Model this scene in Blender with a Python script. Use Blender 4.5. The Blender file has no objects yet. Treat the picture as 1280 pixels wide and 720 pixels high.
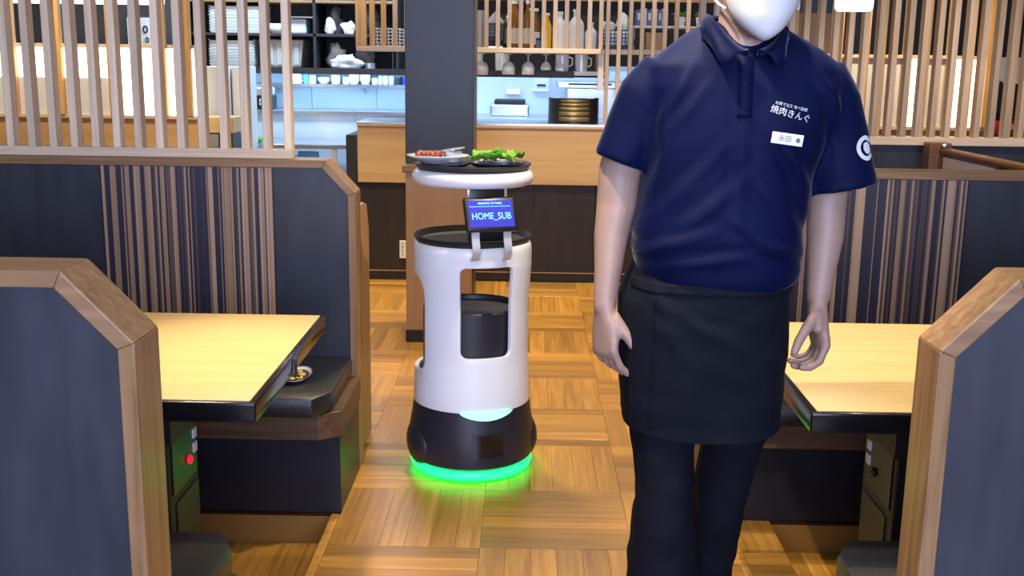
import bpy, bmesh, math, random
from mathutils import Vector, Matrix, noise
from mathutils.bvhtree import BVHTree

random.seed(7)
S = bpy.context.scene
COL = S.collection
PI = math.pi

# ------------------------------------------------------------------ camera
cam_d = bpy.data.cameras.new('camera')
cam_d.sensor_width = 36.0
cam_d.lens = 38.01
cam_d.clip_start = 0.05
cam = bpy.data.objects.new('camera', cam_d)
COL.objects.link(cam)
cam.matrix_world = Matrix((
    (0.99979557, -0.01635764, 0.01188448, 0.0),
    (0.01497646, 0.20423326, -0.97880768, 0.0),
    (0.01358377, 0.97878558, 0.20443649, 1.42),
    (0, 0, 0, 1)))
S.camera = cam

# ------------------------------------------------------------------ world, exposure, big lights
S.view_settings.view_transform = 'Standard'
S.view_settings.look = 'None'
S.view_settings.gamma = 1.0
S.view_settings.exposure = 0.35
wd = bpy.data.worlds.new('world')
S.world = wd
wd.use_nodes = True
wd.node_tree.nodes['Background'].inputs[0].default_value = (0.75, 0.82, 1.0, 1)
wd.node_tree.nodes['Background'].inputs[1].default_value = 0.12


def area(name, loc, rot, sx, sy, power, color):
    l = bpy.data.lights.new(name, 'AREA')
    l.shape = 'RECTANGLE'
    l.size, l.size_y = sx, sy
    l.energy = power
    l.color = color
    o = bpy.data.objects.new(name, l)
    o.location = loc
    o.rotation_euler = rot
    COL.objects.link(o)
    return o


def spot(name, loc, target, power, color, angle=80, blend=0.6, radius=0.05):
    l = bpy.data.lights.new(name, 'SPOT')
    l.energy = power
    l.color = color
    l.spot_size = math.radians(angle)
    l.spot_blend = blend
    l.shadow_soft_size = radius
    o = bpy.data.objects.new(name, l)
    o.location = loc
    o.rotation_euler = (Vector(target) - Vector(loc)).to_track_quat('-Z', 'Y').to_euler()
    COL.objects.link(o)
    return o


COOL = (0.52, 0.64, 1.0)
WARM = (1.0, 0.80, 0.52)
KIT = (0.50, 0.72, 1.0)
area('window_daylight', (0.3, -2.9, 1.75), (math.radians(86), 0, 0), 3.6, 1.7, 300, COOL)
area('ceiling_panel_aisle', (0.1, 1.2, 2.62), (0, 0, 0), 1.2, 1.2, 20, (1.0, 0.95, 0.9))
spot('downlight_table_left', (-0.95, 2.75, 2.6), (-0.68, 2.58, 0.7), 230, WARM, 34, 1.0, 0.05)
spot('downlight_table_right', (1.0, 2.95, 2.6), (0.95, 2.80, 0.7), 48, WARM, 50, 0.8, 0.04)
spot('downlight_aisle_near', (-0.25, 1.85, 2.6), (0.72, 2.35, 0.7), 165, (1.0, 0.86, 0.62), 48, 0.8, 0.02)
spot('downlight_aisle_right', (0.5, 3.1, 2.6), (0.0, 3.05, 0.0), 120, (1.0, 0.86, 0.62), 90, 0.6, 0.03)
spot('downlight_over_staff', (0.42, 2.50, 2.66), (0.42, 2.12, 1.40), 150, (1.0, 0.96, 0.92), 34, 0.8, 0.04)
spot('downlight_aisle_mid', (-0.35, 4.5, 2.6), (-0.35, 4.4, 0.0), 130, WARM, 80, 0.8, 0.05)
spot('downlight_aisle_far', (0.2, 6.0, 2.6), (0.2, 6.2, 0.0), 170, WARM, 95, 0.8, 0.05)
spot('downlight_corner_left', (-1.6, 5.6, 2.6), (-1.6, 5.9, 0.0), 150, WARM, 95, 0.8, 0.05)
spot('fill_spot_screen_left', (-3.0, 6.1, 2.6), (-2.9, 7.0, 1.1), 110, WARM, 100, 0.8, 0.05)  # added fill, no fixture here: brightens the far left base panel and slats
spot('downlight_booth_right', (2.0, 4.6, 2.6), (2.0, 4.9, 0.0), 90, WARM, 95, 0.8, 0.05)
spot('fill_spot_screen_right', (2.2, 6.3, 2.6), (2.2, 6.8, 1.0), 130, WARM, 100, 0.8, 0.05)  # added fill between grille and screen, lifts the paper panels and slats
area('kitchen_tube_left', (-1.6, 8.3, 2.55), (0, 0, 0), 2.4, 0.4, 80, (0.52, 0.73, 1.0))
area('kitchen_tube_right', (0.9, 8.1, 2.55), (0, 0, 0), 2.4, 0.4, 42, (0.48, 0.70, 1.0))
area('kitchen_shelf_tube', (-1.7, 9.1, 1.305), (math.radians(10), 0, 0), 1.5, 0.06, 16, (0.30, 0.60, 1.0))
area('kitchen_ledge_fill', (-1.6, 9.22, 1.185), (math.radians(12), 0, 0), 1.6, 0.06, 3.2, (0.30, 0.62, 1.0))  # added fill under the steel board, brightens the wall it would shade
area('kitchen_hood_tube', (0.0, 8.2, 1.34), (math.radians(15), 0, 0), 1.1, 0.06, 5, (0.34, 0.62, 1.0))
area('cupboard_tube', (0.0, 6.80, 2.45), (math.radians(12), 0, 0), 2.4, 0.12, 26, (1.0, 0.93, 0.82))


# ------------------------------------------------------------------ materials
def mat(name, color, rough=0.5, metal=0.0, spec=0.5, coat=0.0, emit=None, estr=0.0,
        alpha=1.0, transmission=0.0, var=0.0, vscale=30.0, bump=0.0, bscale=80.0, stretch=(1, 1, 1)):
    m = bpy.data.materials.new(name)
    m.use_nodes = True
    nt = m.node_tree
    b = nt.nodes['Principled BSDF']
    b.inputs['Base Color'].default_value = (*color, 1)
    b.inputs['Roughness'].default_value = rough
    b.inputs['Metallic'].default_value = metal
    b.inputs['Specular IOR Level'].default_value = spec
    b.inputs['Coat Weight'].default_value = coat
    b.inputs['Transmission Weight'].default_value = transmission
    b.inputs['Alpha'].default_value = alpha
    if emit:
        b.inputs['Emission Color'].default_value = (*emit, 1)
        b.inputs['Emission Strength'].default_value = estr
    if var or bump:
        tc = nt.nodes.new('ShaderNodeTexCoord')
        mp = nt.nodes.new('ShaderNodeMapping')
        mp.inputs['Scale'].default_value = stretch
        nt.links.new(tc.outputs['Object'], mp.inputs[0])
    if var:
        n = nt.nodes.new('ShaderNodeTexNoise')
        n.inputs['Scale'].default_value = vscale
        n.inputs['Detail'].default_value = 4
        nt.links.new(mp.outputs[0], n.inputs['Vector'])
        r = nt.nodes.new('ShaderNodeValToRGB')
        r.color_ramp.elements[0].position = 0.3
        r.color_ramp.elements[1].position = 0.7
        r.color_ramp.elements[0].color = (*[c * (1 - var) for c in color], 1)
        r.color_ramp.elements[1].color = (*[min(1, c * (1 + var)) for c in color], 1)
        nt.links.new(n.outputs['Fac'], r.inputs[0])
        nt.links.new(r.outputs[0], b.inputs['Base Color'])
    if bump:
        n2 = nt.nodes.new('ShaderNodeTexNoise')
        n2.inputs['Scale'].default_value = bscale
        n2.inputs['Detail'].default_value = 3
        nt.links.new(mp.outputs[0], n2.inputs['Vector'])
        bp = nt.nodes.new('ShaderNodeBump')
        bp.inputs['Strength'].default_value = bump
        bp.inputs['Distance'].default_value = 0.01
        nt.links.new(n2.outputs['Fac'], bp.inputs['Height'])
        nt.links.new(bp.outputs[0], b.inputs['Normal'])
    return m


def wood(name, c1, c2, axis='X', rough=0.45, scale=1.0, per_object=0.0, coat=0.0):
    """grain runs along `axis`; per_object shifts brightness from piece to piece"""
    m = bpy.data.materials.new(name)
    m.use_nodes = True
    nt = m.node_tree
    b = nt.nodes['Principled BSDF']
    b.inputs['Roughness'].default_value = rough
    b.inputs['Coat Weight'].default_value = coat
    b.inputs['Coat Roughness'].default_value = 0.2
    tc = nt.nodes.new('ShaderNodeTexCoord')
    mp = nt.nodes.new('ShaderNodeMapping')
    lo, hi = 3.0 * scale, 60.0 * scale
    mp.inputs['Scale'].default_value = {'X': (lo, hi, hi), 'Y': (hi, lo, hi), 'Z': (hi, hi, lo)}[axis]
    oi = nt.nodes.new('ShaderNodeObjectInfo')
    vm = nt.nodes.new('ShaderNodeVectorMath')
    vm.operation = 'ADD'
    sc = nt.nodes.new('ShaderNodeMath')
    sc.operation = 'MULTIPLY'
    sc.inputs[1].default_value = 7.3
    nt.links.new(oi.outputs['Random'], sc.inputs[0])
    nt.links.new(tc.outputs['Object'], vm.inputs[0])
    nt.links.new(sc.outputs[0], vm.inputs[1])
    nt.links.new(vm.outputs[0], mp.inputs[0])
    n = nt.nodes.new('ShaderNodeTexNoise')
    n.inputs['Scale'].default_value = 1.0
    n.inputs['Detail'].default_value = 5
    n.inputs['Distortion'].default_value = 0.6
    nt.links.new(mp.outputs[0], n.inputs['Vector'])
    r = nt.nodes.new('ShaderNodeValToRGB')
    r.color_ramp.elements[0].position = 0.32
    r.color_ramp.elements[1].position = 0.68
    r.color_ramp.elements[0].color = (*c1, 1)
    r.color_ramp.elements[1].color = (*c2, 1)
    nt.links.new(n.outputs['Fac'], r.inputs[0])
    out = r.outputs[0]
    if per_object:
        mr = nt.nodes.new('ShaderNodeMapRange')
        mr.inputs['To Min'].default_value = 1 - per_object
        mr.inputs['To Max'].default_value = 1 + per_object
        nt.links.new(oi.outputs['Random'], mr.inputs['Value'])
        mx = nt.nodes.new('ShaderNodeVectorMath')
        mx.operation = 'SCALE'
        nt.links.new(out, mx.inputs[0])
        nt.links.new(mr.outputs[0], mx.inputs['Scale'])
        out = mx.outputs[0]
    nt.links.new(out, b.inputs['Base Color'])
    bp = nt.nodes.new('ShaderNodeBump')
    bp.inputs['Strength'].default_value = 0.12
    bp.inputs['Distance'].default_value = 0.004
    nt.links.new(n.outputs['Fac'], bp.inputs['Height'])
    nt.links.new(bp.outputs[0], b.inputs['Normal'])
    return m


def striped(name, scale, stops):
    """printed laminate: vertical stripes of uneven width (1-D noise along X)"""
    m = bpy.data.materials.new(name)
    m.use_nodes = True
    nt = m.node_tree
    b = nt.nodes['Principled BSDF']
    b.inputs['Roughness'].default_value = 0.38
    tc = nt.nodes.new('ShaderNodeTexCoord')
    sx = nt.nodes.new('ShaderNodeSeparateXYZ')
    nt.links.new(tc.outputs['Object'], sx.inputs[0])
    facs = []
    for k in (1.0, 2.6):
        mu = nt.nodes.new('ShaderNodeMath')
        mu.operation = 'MULTIPLY'
        mu.inputs[1].default_value = scale * k
        nt.links.new(sx.outputs['X'], mu.inputs[0])
        fl = nt.nodes.new('ShaderNodeMath')
        fl.operation = 'FLOOR'
        nt.links.new(mu.outputs[0], fl.inputs[0])
        wn = nt.nodes.new('ShaderNodeTexWhiteNoise')
        wn.noise_dimensions = '1D'
        nt.links.new(fl.outputs[0], wn.inputs['W'])
        facs.append(wn.outputs['Value'])
    mix = nt.nodes.new('ShaderNodeMix')
    mix.inputs['Factor'].default_value = 0.55
    nt.links.new(facs[0], mix.inputs['A'])
    nt.links.new(facs[1], mix.inputs['B'])
    r = nt.nodes.new('ShaderNodeValToRGB')
    r.color_ramp.interpolation = 'CONSTANT'
    while len(r.color_ramp.elements) < len(stops):
        r.color_ramp.elements.new(0.5)
    for e, (p, c) in zip(r.color_ramp.elements, stops):
        e.position = p
        e.color = (*c, 1)
    nt.links.new(mix.outputs['Result'], r.inputs[0])
    nt.links.new(r.outputs[0], b.inputs['Base Color'])
    return m


M = {}
M['navy'] = mat('navy_laminate', (0.028, 0.033, 0.047), 0.36, spec=0.6, var=0.25, vscale=6, stretch=(3, 3, 0.6))
M['navy_dark'] = mat('dark_bench_laminate', (0.010, 0.011, 0.018), 0.4, var=0.2, vscale=8)
M['stripe'] = striped('striped_laminate', 52.0, [
    (0.0, (0.026, 0.025, 0.045)), (0.34, (0.08, 0.055, 0.055)), (0.43, (0.30, 0.19, 0.125)),
    (0.50, (0.030, 0.029, 0.055)), (0.57, (0.34, 0.215, 0.14)), (0.66, (0.14, 0.085, 0.065)), (0.72, (0.42, 0.28, 0.19))])
M['oak_z'] = wood('oak_upright', (0.19, 0.100, 0.042), (0.31, 0.175, 0.082), 'Z', rough=0.35, coat=0.15)
M['oak_x'] = wood('oak_rail', (0.19, 0.100, 0.042), (0.31, 0.175, 0.082), 'X')
M['slat'] = wood('pale_slat_wood', (0.64, 0.49, 0.34), (0.78, 0.63, 0.47), 'Z', per_object=0.16)
M['slat_rail'] = wood('pale_rail_wood', (0.60, 0.45, 0.31), (0.74, 0.58, 0.43), 'X')
M['brown_slat'] = wood('brown_slat_wood', (0.40, 0.285, 0.185), (0.54, 0.40, 0.275), 'Z', per_object=0.2)
M['lamplit_slat'] = wood('lamplit_slat_wood', (0.50, 0.27, 0.08), (0.68, 0.40, 0.14), 'Z', per_object=0.2)  # orange lamp light on the slats put into the wood colour
M['table_top'] = wood('beech_laminate', (0.62, 0.42, 0.18), (0.70, 0.49, 0.23), 'X', rough=0.34, scale=0.5)
M['black_edge'] = mat('black_gloss_edge', (0.006, 0.006, 0.008), 0.18, spec=0.6)
M['leather'] = mat('black_leatherette', (0.014, 0.014, 0.015), 0.33, spec=0.6, bump=0.15, bscale=220)
M['bench_rail'] = wood('bench_rail_wood', (0.075, 0.038, 0.018), (0.13, 0.07, 0.034), 'X')
M['counter'] = wood('counter_panel_wood', (0.50, 0.31, 0.125), (0.58, 0.37, 0.16), 'X', scale=0.4)
M['counter_dark'] = mat('dark_brown_panel', (0.020, 0.014, 0.012), 0.5, var=0.3, vscale=6, stretch=(4, 4, 0.5))
M['pillar'] = mat('charcoal_laminate', (0.034, 0.033, 0.033), 0.42, spec=0.5, var=0.15, vscale=5)
M['block'] = wood('tan_panel_wood', (0.36, 0.20, 0.09), (0.43, 0.255, 0.12), 'Z', scale=0.4)
M['parquet'] = wood('parquet_oak', (0.30, 0.135, 0.018), (0.47, 0.24, 0.045), 'X', rough=0.34, scale=0.8, per_object=0.32, coat=0.12)
M['floor_base'] = mat('floor_base', (0.28, 0.13, 0.025), 0.5)
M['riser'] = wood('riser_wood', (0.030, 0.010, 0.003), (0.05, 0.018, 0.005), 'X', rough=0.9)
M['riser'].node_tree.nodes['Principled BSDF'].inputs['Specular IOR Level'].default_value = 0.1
M['wall'] = mat('warm_wall', (0.42, 0.36, 0.28), 0.8, var=0.05)
M['wall_dark'] = mat('dark_wall', (0.035, 0.034, 0.038), 0.6)
M['ceiling'] = mat('ceiling_paint', (0.30, 0.26, 0.21), 0.9)
M['tile_white'] = mat('white_kitchen_panel', (0.58, 0.64, 0.70), 0.35)
M['white_paint'] = mat('white_paint', (0.72, 0.71, 0.70), 0.5)
M['steel'] = mat('brushed_steel', (0.58, 0.60, 0.63), 0.28, metal=1.0, bump=0.03, bscale=60, stretch=(1, 20, 20))
M['chrome'] = mat('satin_chrome', (0.72, 0.73, 0.78), 0.38, metal=0.55)
M['black_plastic'] = mat('black_plastic', (0.010, 0.010, 0.012), 0.35)
M['black_matte'] = mat('black_matte_shelf', (0.014, 0.013, 0.013), 0.6)
M['robot_white'] = mat('robot_white_shell', (0.90, 0.90, 0.93), 0.32, coat=0.15)
M['robot_dark'] = mat('robot_dark_base', (0.020, 0.019, 0.028), 0.42)
M['tray_black'] = mat('tray_black_rubber', (0.012, 0.012, 0.012), 0.45)
M['tray_floor'] = mat('tray_grey_mat', (0.045, 0.047, 0.045), 0.6)
M['green_led'] = mat('green_led', (0.05, 0.6, 0.3), 0.4, emit=(0.0015, 0.80, 0.070), estr=3.8)
M['green_core'] = mat('green_core', (0.3, 0.8, 0.6), 0.4, emit=(0.22, 1.0, 0.55), estr=1.6)
M['screen'] = mat('screen_blue', (0.02, 0.02, 0.2), 0.2, emit=(0.035, 0.035, 0.42), estr=1.0)
M['screen_cyan'] = mat('screen_cyan', (0.1, 0.5, 0.7), 0.3, emit=(0.20, 0.80, 1.0), estr=1.2)
M['screen_line'] = mat('screen_line', (0.05, 0.3, 0.5), 0.3, emit=(0.05, 0.42, 0.75), estr=1.0)
M['skin'] = mat('skin', (0.30, 0.19, 0.15), 0.5, var=0.06, vscale=25, bump=0.04, bscale=300)
M['shirt'] = mat('navy_polo_fabric', (0.0008, 0.0028, 0.028), 0.65, spec=0.10, bump=0.06, bscale=500)
M['shirt'].node_tree.nodes['Principled BSDF'].inputs['Sheen Weight'].default_value = 0.16
M['shirt'].node_tree.nodes['Principled BSDF'].inputs['Sheen Roughness'].default_value = 0.3
M['shirt'].node_tree.nodes['Principled BSDF'].inputs['Sheen Tint'].default_value = (0.6, 0.65, 0.8, 1)
M['apron'] = mat('black_apron_fabric', (0.003, 0.0042, 0.009), 0.8, spec=0.15, bump=0.08, bscale=400)
M['trousers'] = mat('black_trouser_fabric', (0.003, 0.0035, 0.008), 0.85, spec=0.15, bump=0.06, bscale=400)
M['mask'] = mat('white_mask_fabric', (0.60, 0.61, 0.64), 0.75, bump=0.03, bscale=300)
M['hair'] = mat('black_hair', (0.008, 0.007, 0.006), 0.45, bump=0.3, bscale=120, stretch=(1, 1, 0.2))
M['print_white'] = mat('white_print', (0.60, 0.62, 0.66), 0.6)
M['tag_white'] = mat('tag_white', (0.58, 0.58, 0.60), 0.35)
M['tag_ink'] = mat('tag_ink', (0.08, 0.08, 0.10), 0.5)
M['eye'] = mat('eye_white', (0.8, 0.8, 0.8), 0.2)
M['iris'] = mat('dark_iris', (0.02, 0.012, 0.008), 0.2)
M['washi'] = mat('backlit_paper', (0.85, 0.8, 0.7), 0.8, emit=(1.0, 0.86, 0.60), estr=2.6)
M['washi_dim'] = mat('unlit_paper_panel', (0.66, 0.66, 0.66), 0.7)
M['lamp'] = mat('pendant_glass', (0.9, 0.9, 0.88), 0.4, emit=(1.0, 0.95, 0.86), estr=4.0)
M['tube_light'] = mat('tube_light', (0.9, 0.95, 1), 0.4, emit=(0.8, 0.92, 1.0), estr=3.0)
M['white_china'] = mat('white_china', (0.80, 0.80, 0.80), 0.2, coat=0.3)
M['white_poly'] = mat('white_polythene', (0.80, 0.80, 0.80), 0.4)
M['grey_poly'] = mat('smoky_polythene', (0.30, 0.29, 0.29), 0.3)
M['crate'] = mat('white_crate_plastic', (0.62, 0.62, 0.58), 0.5)
M['crate_grey'] = mat('grey_crate_plastic', (0.42, 0.41, 0.38), 0.5)
M['blue_glass'] = mat('blue_plastic', (0.10, 0.30, 0.60), 0.3)
M['deep_blue'] = mat('deep_blue_plastic', (0.01, 0.02, 0.35), 0.3)
M['blue_plate'] = mat('blue_black_plate', (0.015, 0.020, 0.05), 0.22, coat=0.4)
M['lettuce'] = mat('lettuce', (0.16, 0.42, 0.025), 0.5, var=0.35, vscale=60)
M['plant'] = mat('plant_green', (0.08, 0.30, 0.02), 0.5, var=0.3, vscale=40)
M['meat'] = mat('raw_meat', (0.30, 0.06, 0.035), 0.35, var=0.5, vscale=90)
M['foil'] = mat('clear_film', (0.62, 0.66, 0.68), 0.2, metal=0.3)
M['brass'] = mat('brass_pan', (0.52, 0.41, 0.20), 0.32, metal=0.75)
M['amber'] = mat('amber_bottle_glass', (0.23, 0.09, 0.012), 0.12, coat=0.5)
M['bottle_label'] = mat('cream_label', (0.60, 0.55, 0.44), 0.6)
M['yellow_liquid'] = mat('yellow_liquid', (0.75, 0.42, 0.02), 0.25, coat=0.4)
M['cardboard'] = mat('cardboard', (0.42, 0.27, 0.16), 0.8, var=0.1)
M['book_blue'] = mat('book_blue', (0.10, 0.14, 0.32), 0.6)
M['book_pale'] = mat('book_pale', (0.55, 0.57, 0.66), 0.6)
M['red'] = mat('red_box', (0.40, 0.012, 0.018), 0.5)
M['red_light'] = mat('red_dial', (0.5, 0.01, 0.02), 0.4, emit=(1.0, 0.03, 0.05), estr=0.5)
M['dark_metal'] = mat('dark_metal_box', (0.008, 0.006, 0.005), 0.55)
M['metal_plate'] = mat('tarnished_plate', (0.035, 0.031, 0.022), 0.5, metal=0.1)
M['rail_wood'] = wood('railing_wood', (0.12, 0.045, 0.013), (0.20, 0.085, 0.028), 'Y', coat=0.3)
M['glass'] = mat('clear_glass', (0.85, 0.90, 0.95), 0.06, spec=0.8, alpha=0.42)
M['window_pane'] = mat('smoked_window', (0.02, 0.02, 0.025), 0.15, spec=0.6)
M['egg'] = mat('egg_yellow', (0.80, 0.55, 0.10), 0.5)
M['sauce'] = mat('dark_sauce', (0.05, 0.012, 0.008), 0.3)


# ------------------------------------------------------------------ mesh helpers
class MB:
    """collects shapes in world coordinates; build() links them as ONE mesh object"""

    def __init__(self):
        self.bm = bmesh.new()

    def box(self, lo, hi, bevel=0.0, mtx=None, seg=2):
        r = bmesh.ops.create_cube(self.bm, size=1.0)
        vs = r['verts']
        c = [(a + b) / 2 for a, b in zip(lo, hi)]
        d = [b - a for a, b in zip(lo, hi)]
        for v in vs:
            v.co = Vector((c[i] + v.co[i] * d[i] for i in range(3)))
        if bevel:
            es = list({e for v in vs for e in v.link_edges})
            rr = bmesh.ops.bevel(self.bm, geom=es, offset=bevel, segments=seg, profile=0.5, affect='EDGES')
            vs = list({v for f in rr['faces'] for v in f.verts} | {v for v in vs if v.is_valid})
        if mtx is not None:
            for v in vs:
                v.co = mtx @ v.co
        return self

    def prism(self, poly, a, b, axis='Y', bevel=0.0):
        """polygon in the plane across `axis`, extruded from a to b"""
        def p3(u, v, w):
            return {'Y': (u, w, v), 'X': (w, u, v), 'Z': (u, v, w)}[axis]
        n = len(poly)
        va = [self.bm.verts.new(p3(u, v, a)) for u, v in poly]
        vb = [self.bm.verts.new(p3(u, v, b)) for u, v in poly]
        fs = [self.bm.faces.new(va), self.bm.faces.new(list(reversed(vb)))]
        for i in range(n):
            j = (i + 1) % n
            fs.append(self.bm.faces.new((va[j], va[i], vb[i], vb[j])))
        bmesh.ops.recalc_face_normals(self.bm, faces=fs)
        if bevel:
            es = list({e for f in fs for e in f.edges})
            bmesh.ops.bevel(self.bm, geom=es, offset=bevel, segments=2, profile=0.5, affect='EDGES')
        return self

    def lathe(self, prof, c=(0, 0, 0), n=32, sx=1.0, sy=1.0, closed=False):
        """prof: (r, z) list; r = 0 makes a pole"""
        rings = []
        for r, z in prof:
            if r < 1e-6:
                rings.append([self.bm.verts.new((c[0], c[1], c[2] + z))])
            else:
                rings.append([self.bm.verts.new((c[0] + r * sx * math.cos(2 * PI * i / n),
                                                 c[1] + r * sy * math.sin(2 * PI * i / n), c[2] + z)) for i in range(n)])
        fs = []
        pairs = list(zip(rings, rings[1:]))
        if closed:
            pairs.append((rings[-1], rings[0]))
        for A, B in pairs:
            for i in range(n):
                j = (i + 1) % n
                if len(A) == 1 and len(B) == 1:
                    continue
                if len(A) == 1:
                    fs.append(self.bm.faces.new((A[0], B[i], B[j])))
                elif len(B) == 1:
                    fs.append(self.bm.faces.new((A[i], B[0], A[j])))
                else:
                    fs.append(self.bm.faces.new((A[i], B[i], B[j], A[j])))
        bmesh.ops.recalc_face_normals(self.bm, faces=fs)
        return self

    def loft(self, rings, cap=True, close=True):
        R = [[self.bm.verts.new(p) for p in ring] for ring in rings]
        fs = []
        n = len(R[0])
        for A, B in zip(R, R[1:]):
            for i in range(n if close else n - 1):
                j = (i + 1) % n
                fs.append(self.bm.faces.new((A[i], A[j], B[j], B[i])))
        if cap:
            for ring in (R[0], R[-1]):
                m = self.bm.verts.new(sum((v.co for v in ring), Vector()) / n)
                for i in range(n):
                    fs.append(self.bm.faces.new((ring[i], ring[(i + 1) % n], m)))
        bmesh.ops.recalc_face_normals(self.bm, faces=fs)
        return self

    def tube(self, pts, rad, n=12, round_ends=True):
        pts = [Vector(p) for p in pts]
        if not isinstance(rad, (list, tuple)):
            rad = [rad] * len(pts)
        rad = list(rad)
        if round_ends:
            d0 = (pts[0] - pts[1]).normalized()
            d1 = (pts[-1] - pts[-2]).normalized()
            pts = [pts[0] + d0 * rad[0] * 0.8, pts[0] + d0 * rad[0] * 0.5] + pts + [pts[-1] + d1 * rad[-1] * 0.5, pts[-1] + d1 * rad[-1] * 0.8]
            rad = [rad[0] * 0.45, rad[0] * 0.84] + rad + [rad[-1] * 0.84, rad[-1] * 0.45]
        rings = []
        up = None
        for i, p in enumerate(pts):
            t = (pts[min(i + 1, len(pts) - 1)] - pts[max(i - 1, 0)]).normalized()
            if up is None:
                up = t.orthogonal().normalized()
            up = (up - t * up.dot(t)).normalized()
            w = t.cross(up)
            rings.append([p + (up * math.cos(2 * PI * k / n) + w * math.sin(2 * PI * k / n)) * rad[i] for k in range(n)])
        return self.loft(rings)

    def ball(self, c, r, n=16):
        rx, ry, rz = r if isinstance(r, (tuple, list)) else (r, r, r)
        res = bmesh.ops.create_uvsphere(self.bm, u_segments=n, v_segments=n // 2 + 2, radius=1.0)
        for v in res['verts']:
            v.co = Vector((c[0] + v.co.x * rx, c[1] + v.co.y * ry, c[2] + v.co.z * rz))
        return self

    def build(self, name, material, parent=None, smooth=False, kind=None, origin=None):
        o0 = Vector(origin) if origin is not None else (wloc(parent) if parent else Vector((0, 0, 0)))
        for v in self.bm.verts:
            v.co -= o0
        me = bpy.data.meshes.new(name)
        self.bm.to_mesh(me)
        self.bm.free()
        if smooth:
            for p in me.polygons:
                p.use_smooth = True
            if smooth == 'auto':
                me.set_sharp_from_angle(angle=math.radians(35))
        for m in (material if isinstance(material, (list, tuple)) else [material]):
            me.materials.append(m)
        o = bpy.data.objects.new(name, me)
        COL.objects.link(o)
        if parent:
            o.parent = parent
            o.location = o0 - wloc(parent)
        else:
            o.location = o0
        if kind:
            o['kind'] = kind
        return o


def wloc(o):
    v = Vector((0, 0, 0))
    while o is not None:
        v += o.location
        o = o.parent
    return v


def thing(name, loc, label, cat, group=None):
    o = bpy.data.objects.new(name, None)
    o.empty_display_size = 0.05
    o.location = loc
    COL.objects.link(o)
    return tag(o, label, cat, group)


def tag(o, label, cat, group=None):
    o['label'] = label
    o['category'] = cat
    if group:
        o['group'] = group
    return o


def struct(name, mb, material, parent=None, origin=None):
    return mb.build(name, material, parent, kind='structure', origin=origin)


def copy_of(o, loc, parent=None, name=None):
    c = o.copy()
    COL.objects.link(c)
    c.location = loc
    if parent:
        c.parent = parent
    return c


def dup(root, loc, label):
    """copy a thing with its parts and sub-parts"""
    r = root.copy()
    COL.objects.link(r)
    r.location = loc
    r['label'] = label
    for ch in root.children:
        c = ch.copy()
        COL.objects.link(c)
        c.parent = r
        for g in ch.children:
            d = g.copy()
            COL.objects.link(d)
            d.parent = c
    return r


def remeshed(mb, voxel, smooth_iter, factor=0.5):
    """fuse overlapping closed shapes into one continuous surface; returns a bmesh"""
    me = bpy.data.meshes.new('raw')
    mb.bm.to_mesh(me)
    mb.bm.free()
    o = bpy.data.objects.new('raw', me)
    COL.objects.link(o)
    r = o.modifiers.new('r', 'REMESH')
    r.mode = 'VOXEL'
    r.voxel_size = voxel
    r.adaptivity = 0.0
    s = o.modifiers.new('s', 'SMOOTH')
    s.factor = factor
    s.iterations = smooth_iter
    dg = bpy.context.evaluated_depsgraph_get()
    ev = o.evaluated_get(dg)
    m2 = bpy.data.meshes.new_from_object(ev)
    out = MB()
    out.bm.from_mesh(m2)
    bpy.data.objects.remove(o)
    bpy.data.meshes.remove(me)
    bpy.data.meshes.remove(m2)
    return out


def text_verts(body, size, extrude=0.0, bold=0.0):
    cu = bpy.data.curves.new('t', 'FONT')
    cu.body = body
    cu.size = size
    cu.align_x = 'CENTER'
    cu.align_y = 'CENTER'
    cu.extrude = extrude
    cu.offset = bold
    cu.resolution_u = 3
    o = bpy.data.objects.new('t', cu)
    COL.objects.link(o)
    dg = bpy.context.evaluated_depsgraph_get()
    me = bpy.data.meshes.new_from_object(o.evaluated_get(dg))
    bpy.data.objects.remove(o)
    bpy.data.curves.remove(cu)
    return me


# ================================================================== LARGE STRUCTURE
# floor: slab at aisle level, sunken pits in the two booths, parquet strips as pieces
fl = MB()
fl.box((-4.2, 3.228, -0.14), (4.2, 9.8, -0.010))
fl.box((-0.604, -3.2, -0.14), (0.66, 3.228, -0.010))
floor = struct('floor', fl, M['floor_base'])
pit = MB()
pit.box((-4.2, -3.2, -0.30), (-0.606, 3.226, -0.111))
pit.box((0.662, -3.2, -0.30), (4.2, 3.226, -0.111))
floor_low = struct('floor.001', pit, M['floor_base'])

LX, LY = 0.456, 0.445


def strip_mesh(L, W):
    b = MB()
    b.box((-L / 2 + 0.0003, -W / 2 + 0.0003, -0.010), (L / 2 - 0.0003, W / 2 - 0.0003, 0.0), bevel=0.0005, seg=1)
    me = bpy.data.meshes.new('parquet_strip')
    b.bm.to_mesh(me)
    b.bm.free()
    me.materials.append(M['parquet'])
    return me


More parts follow.
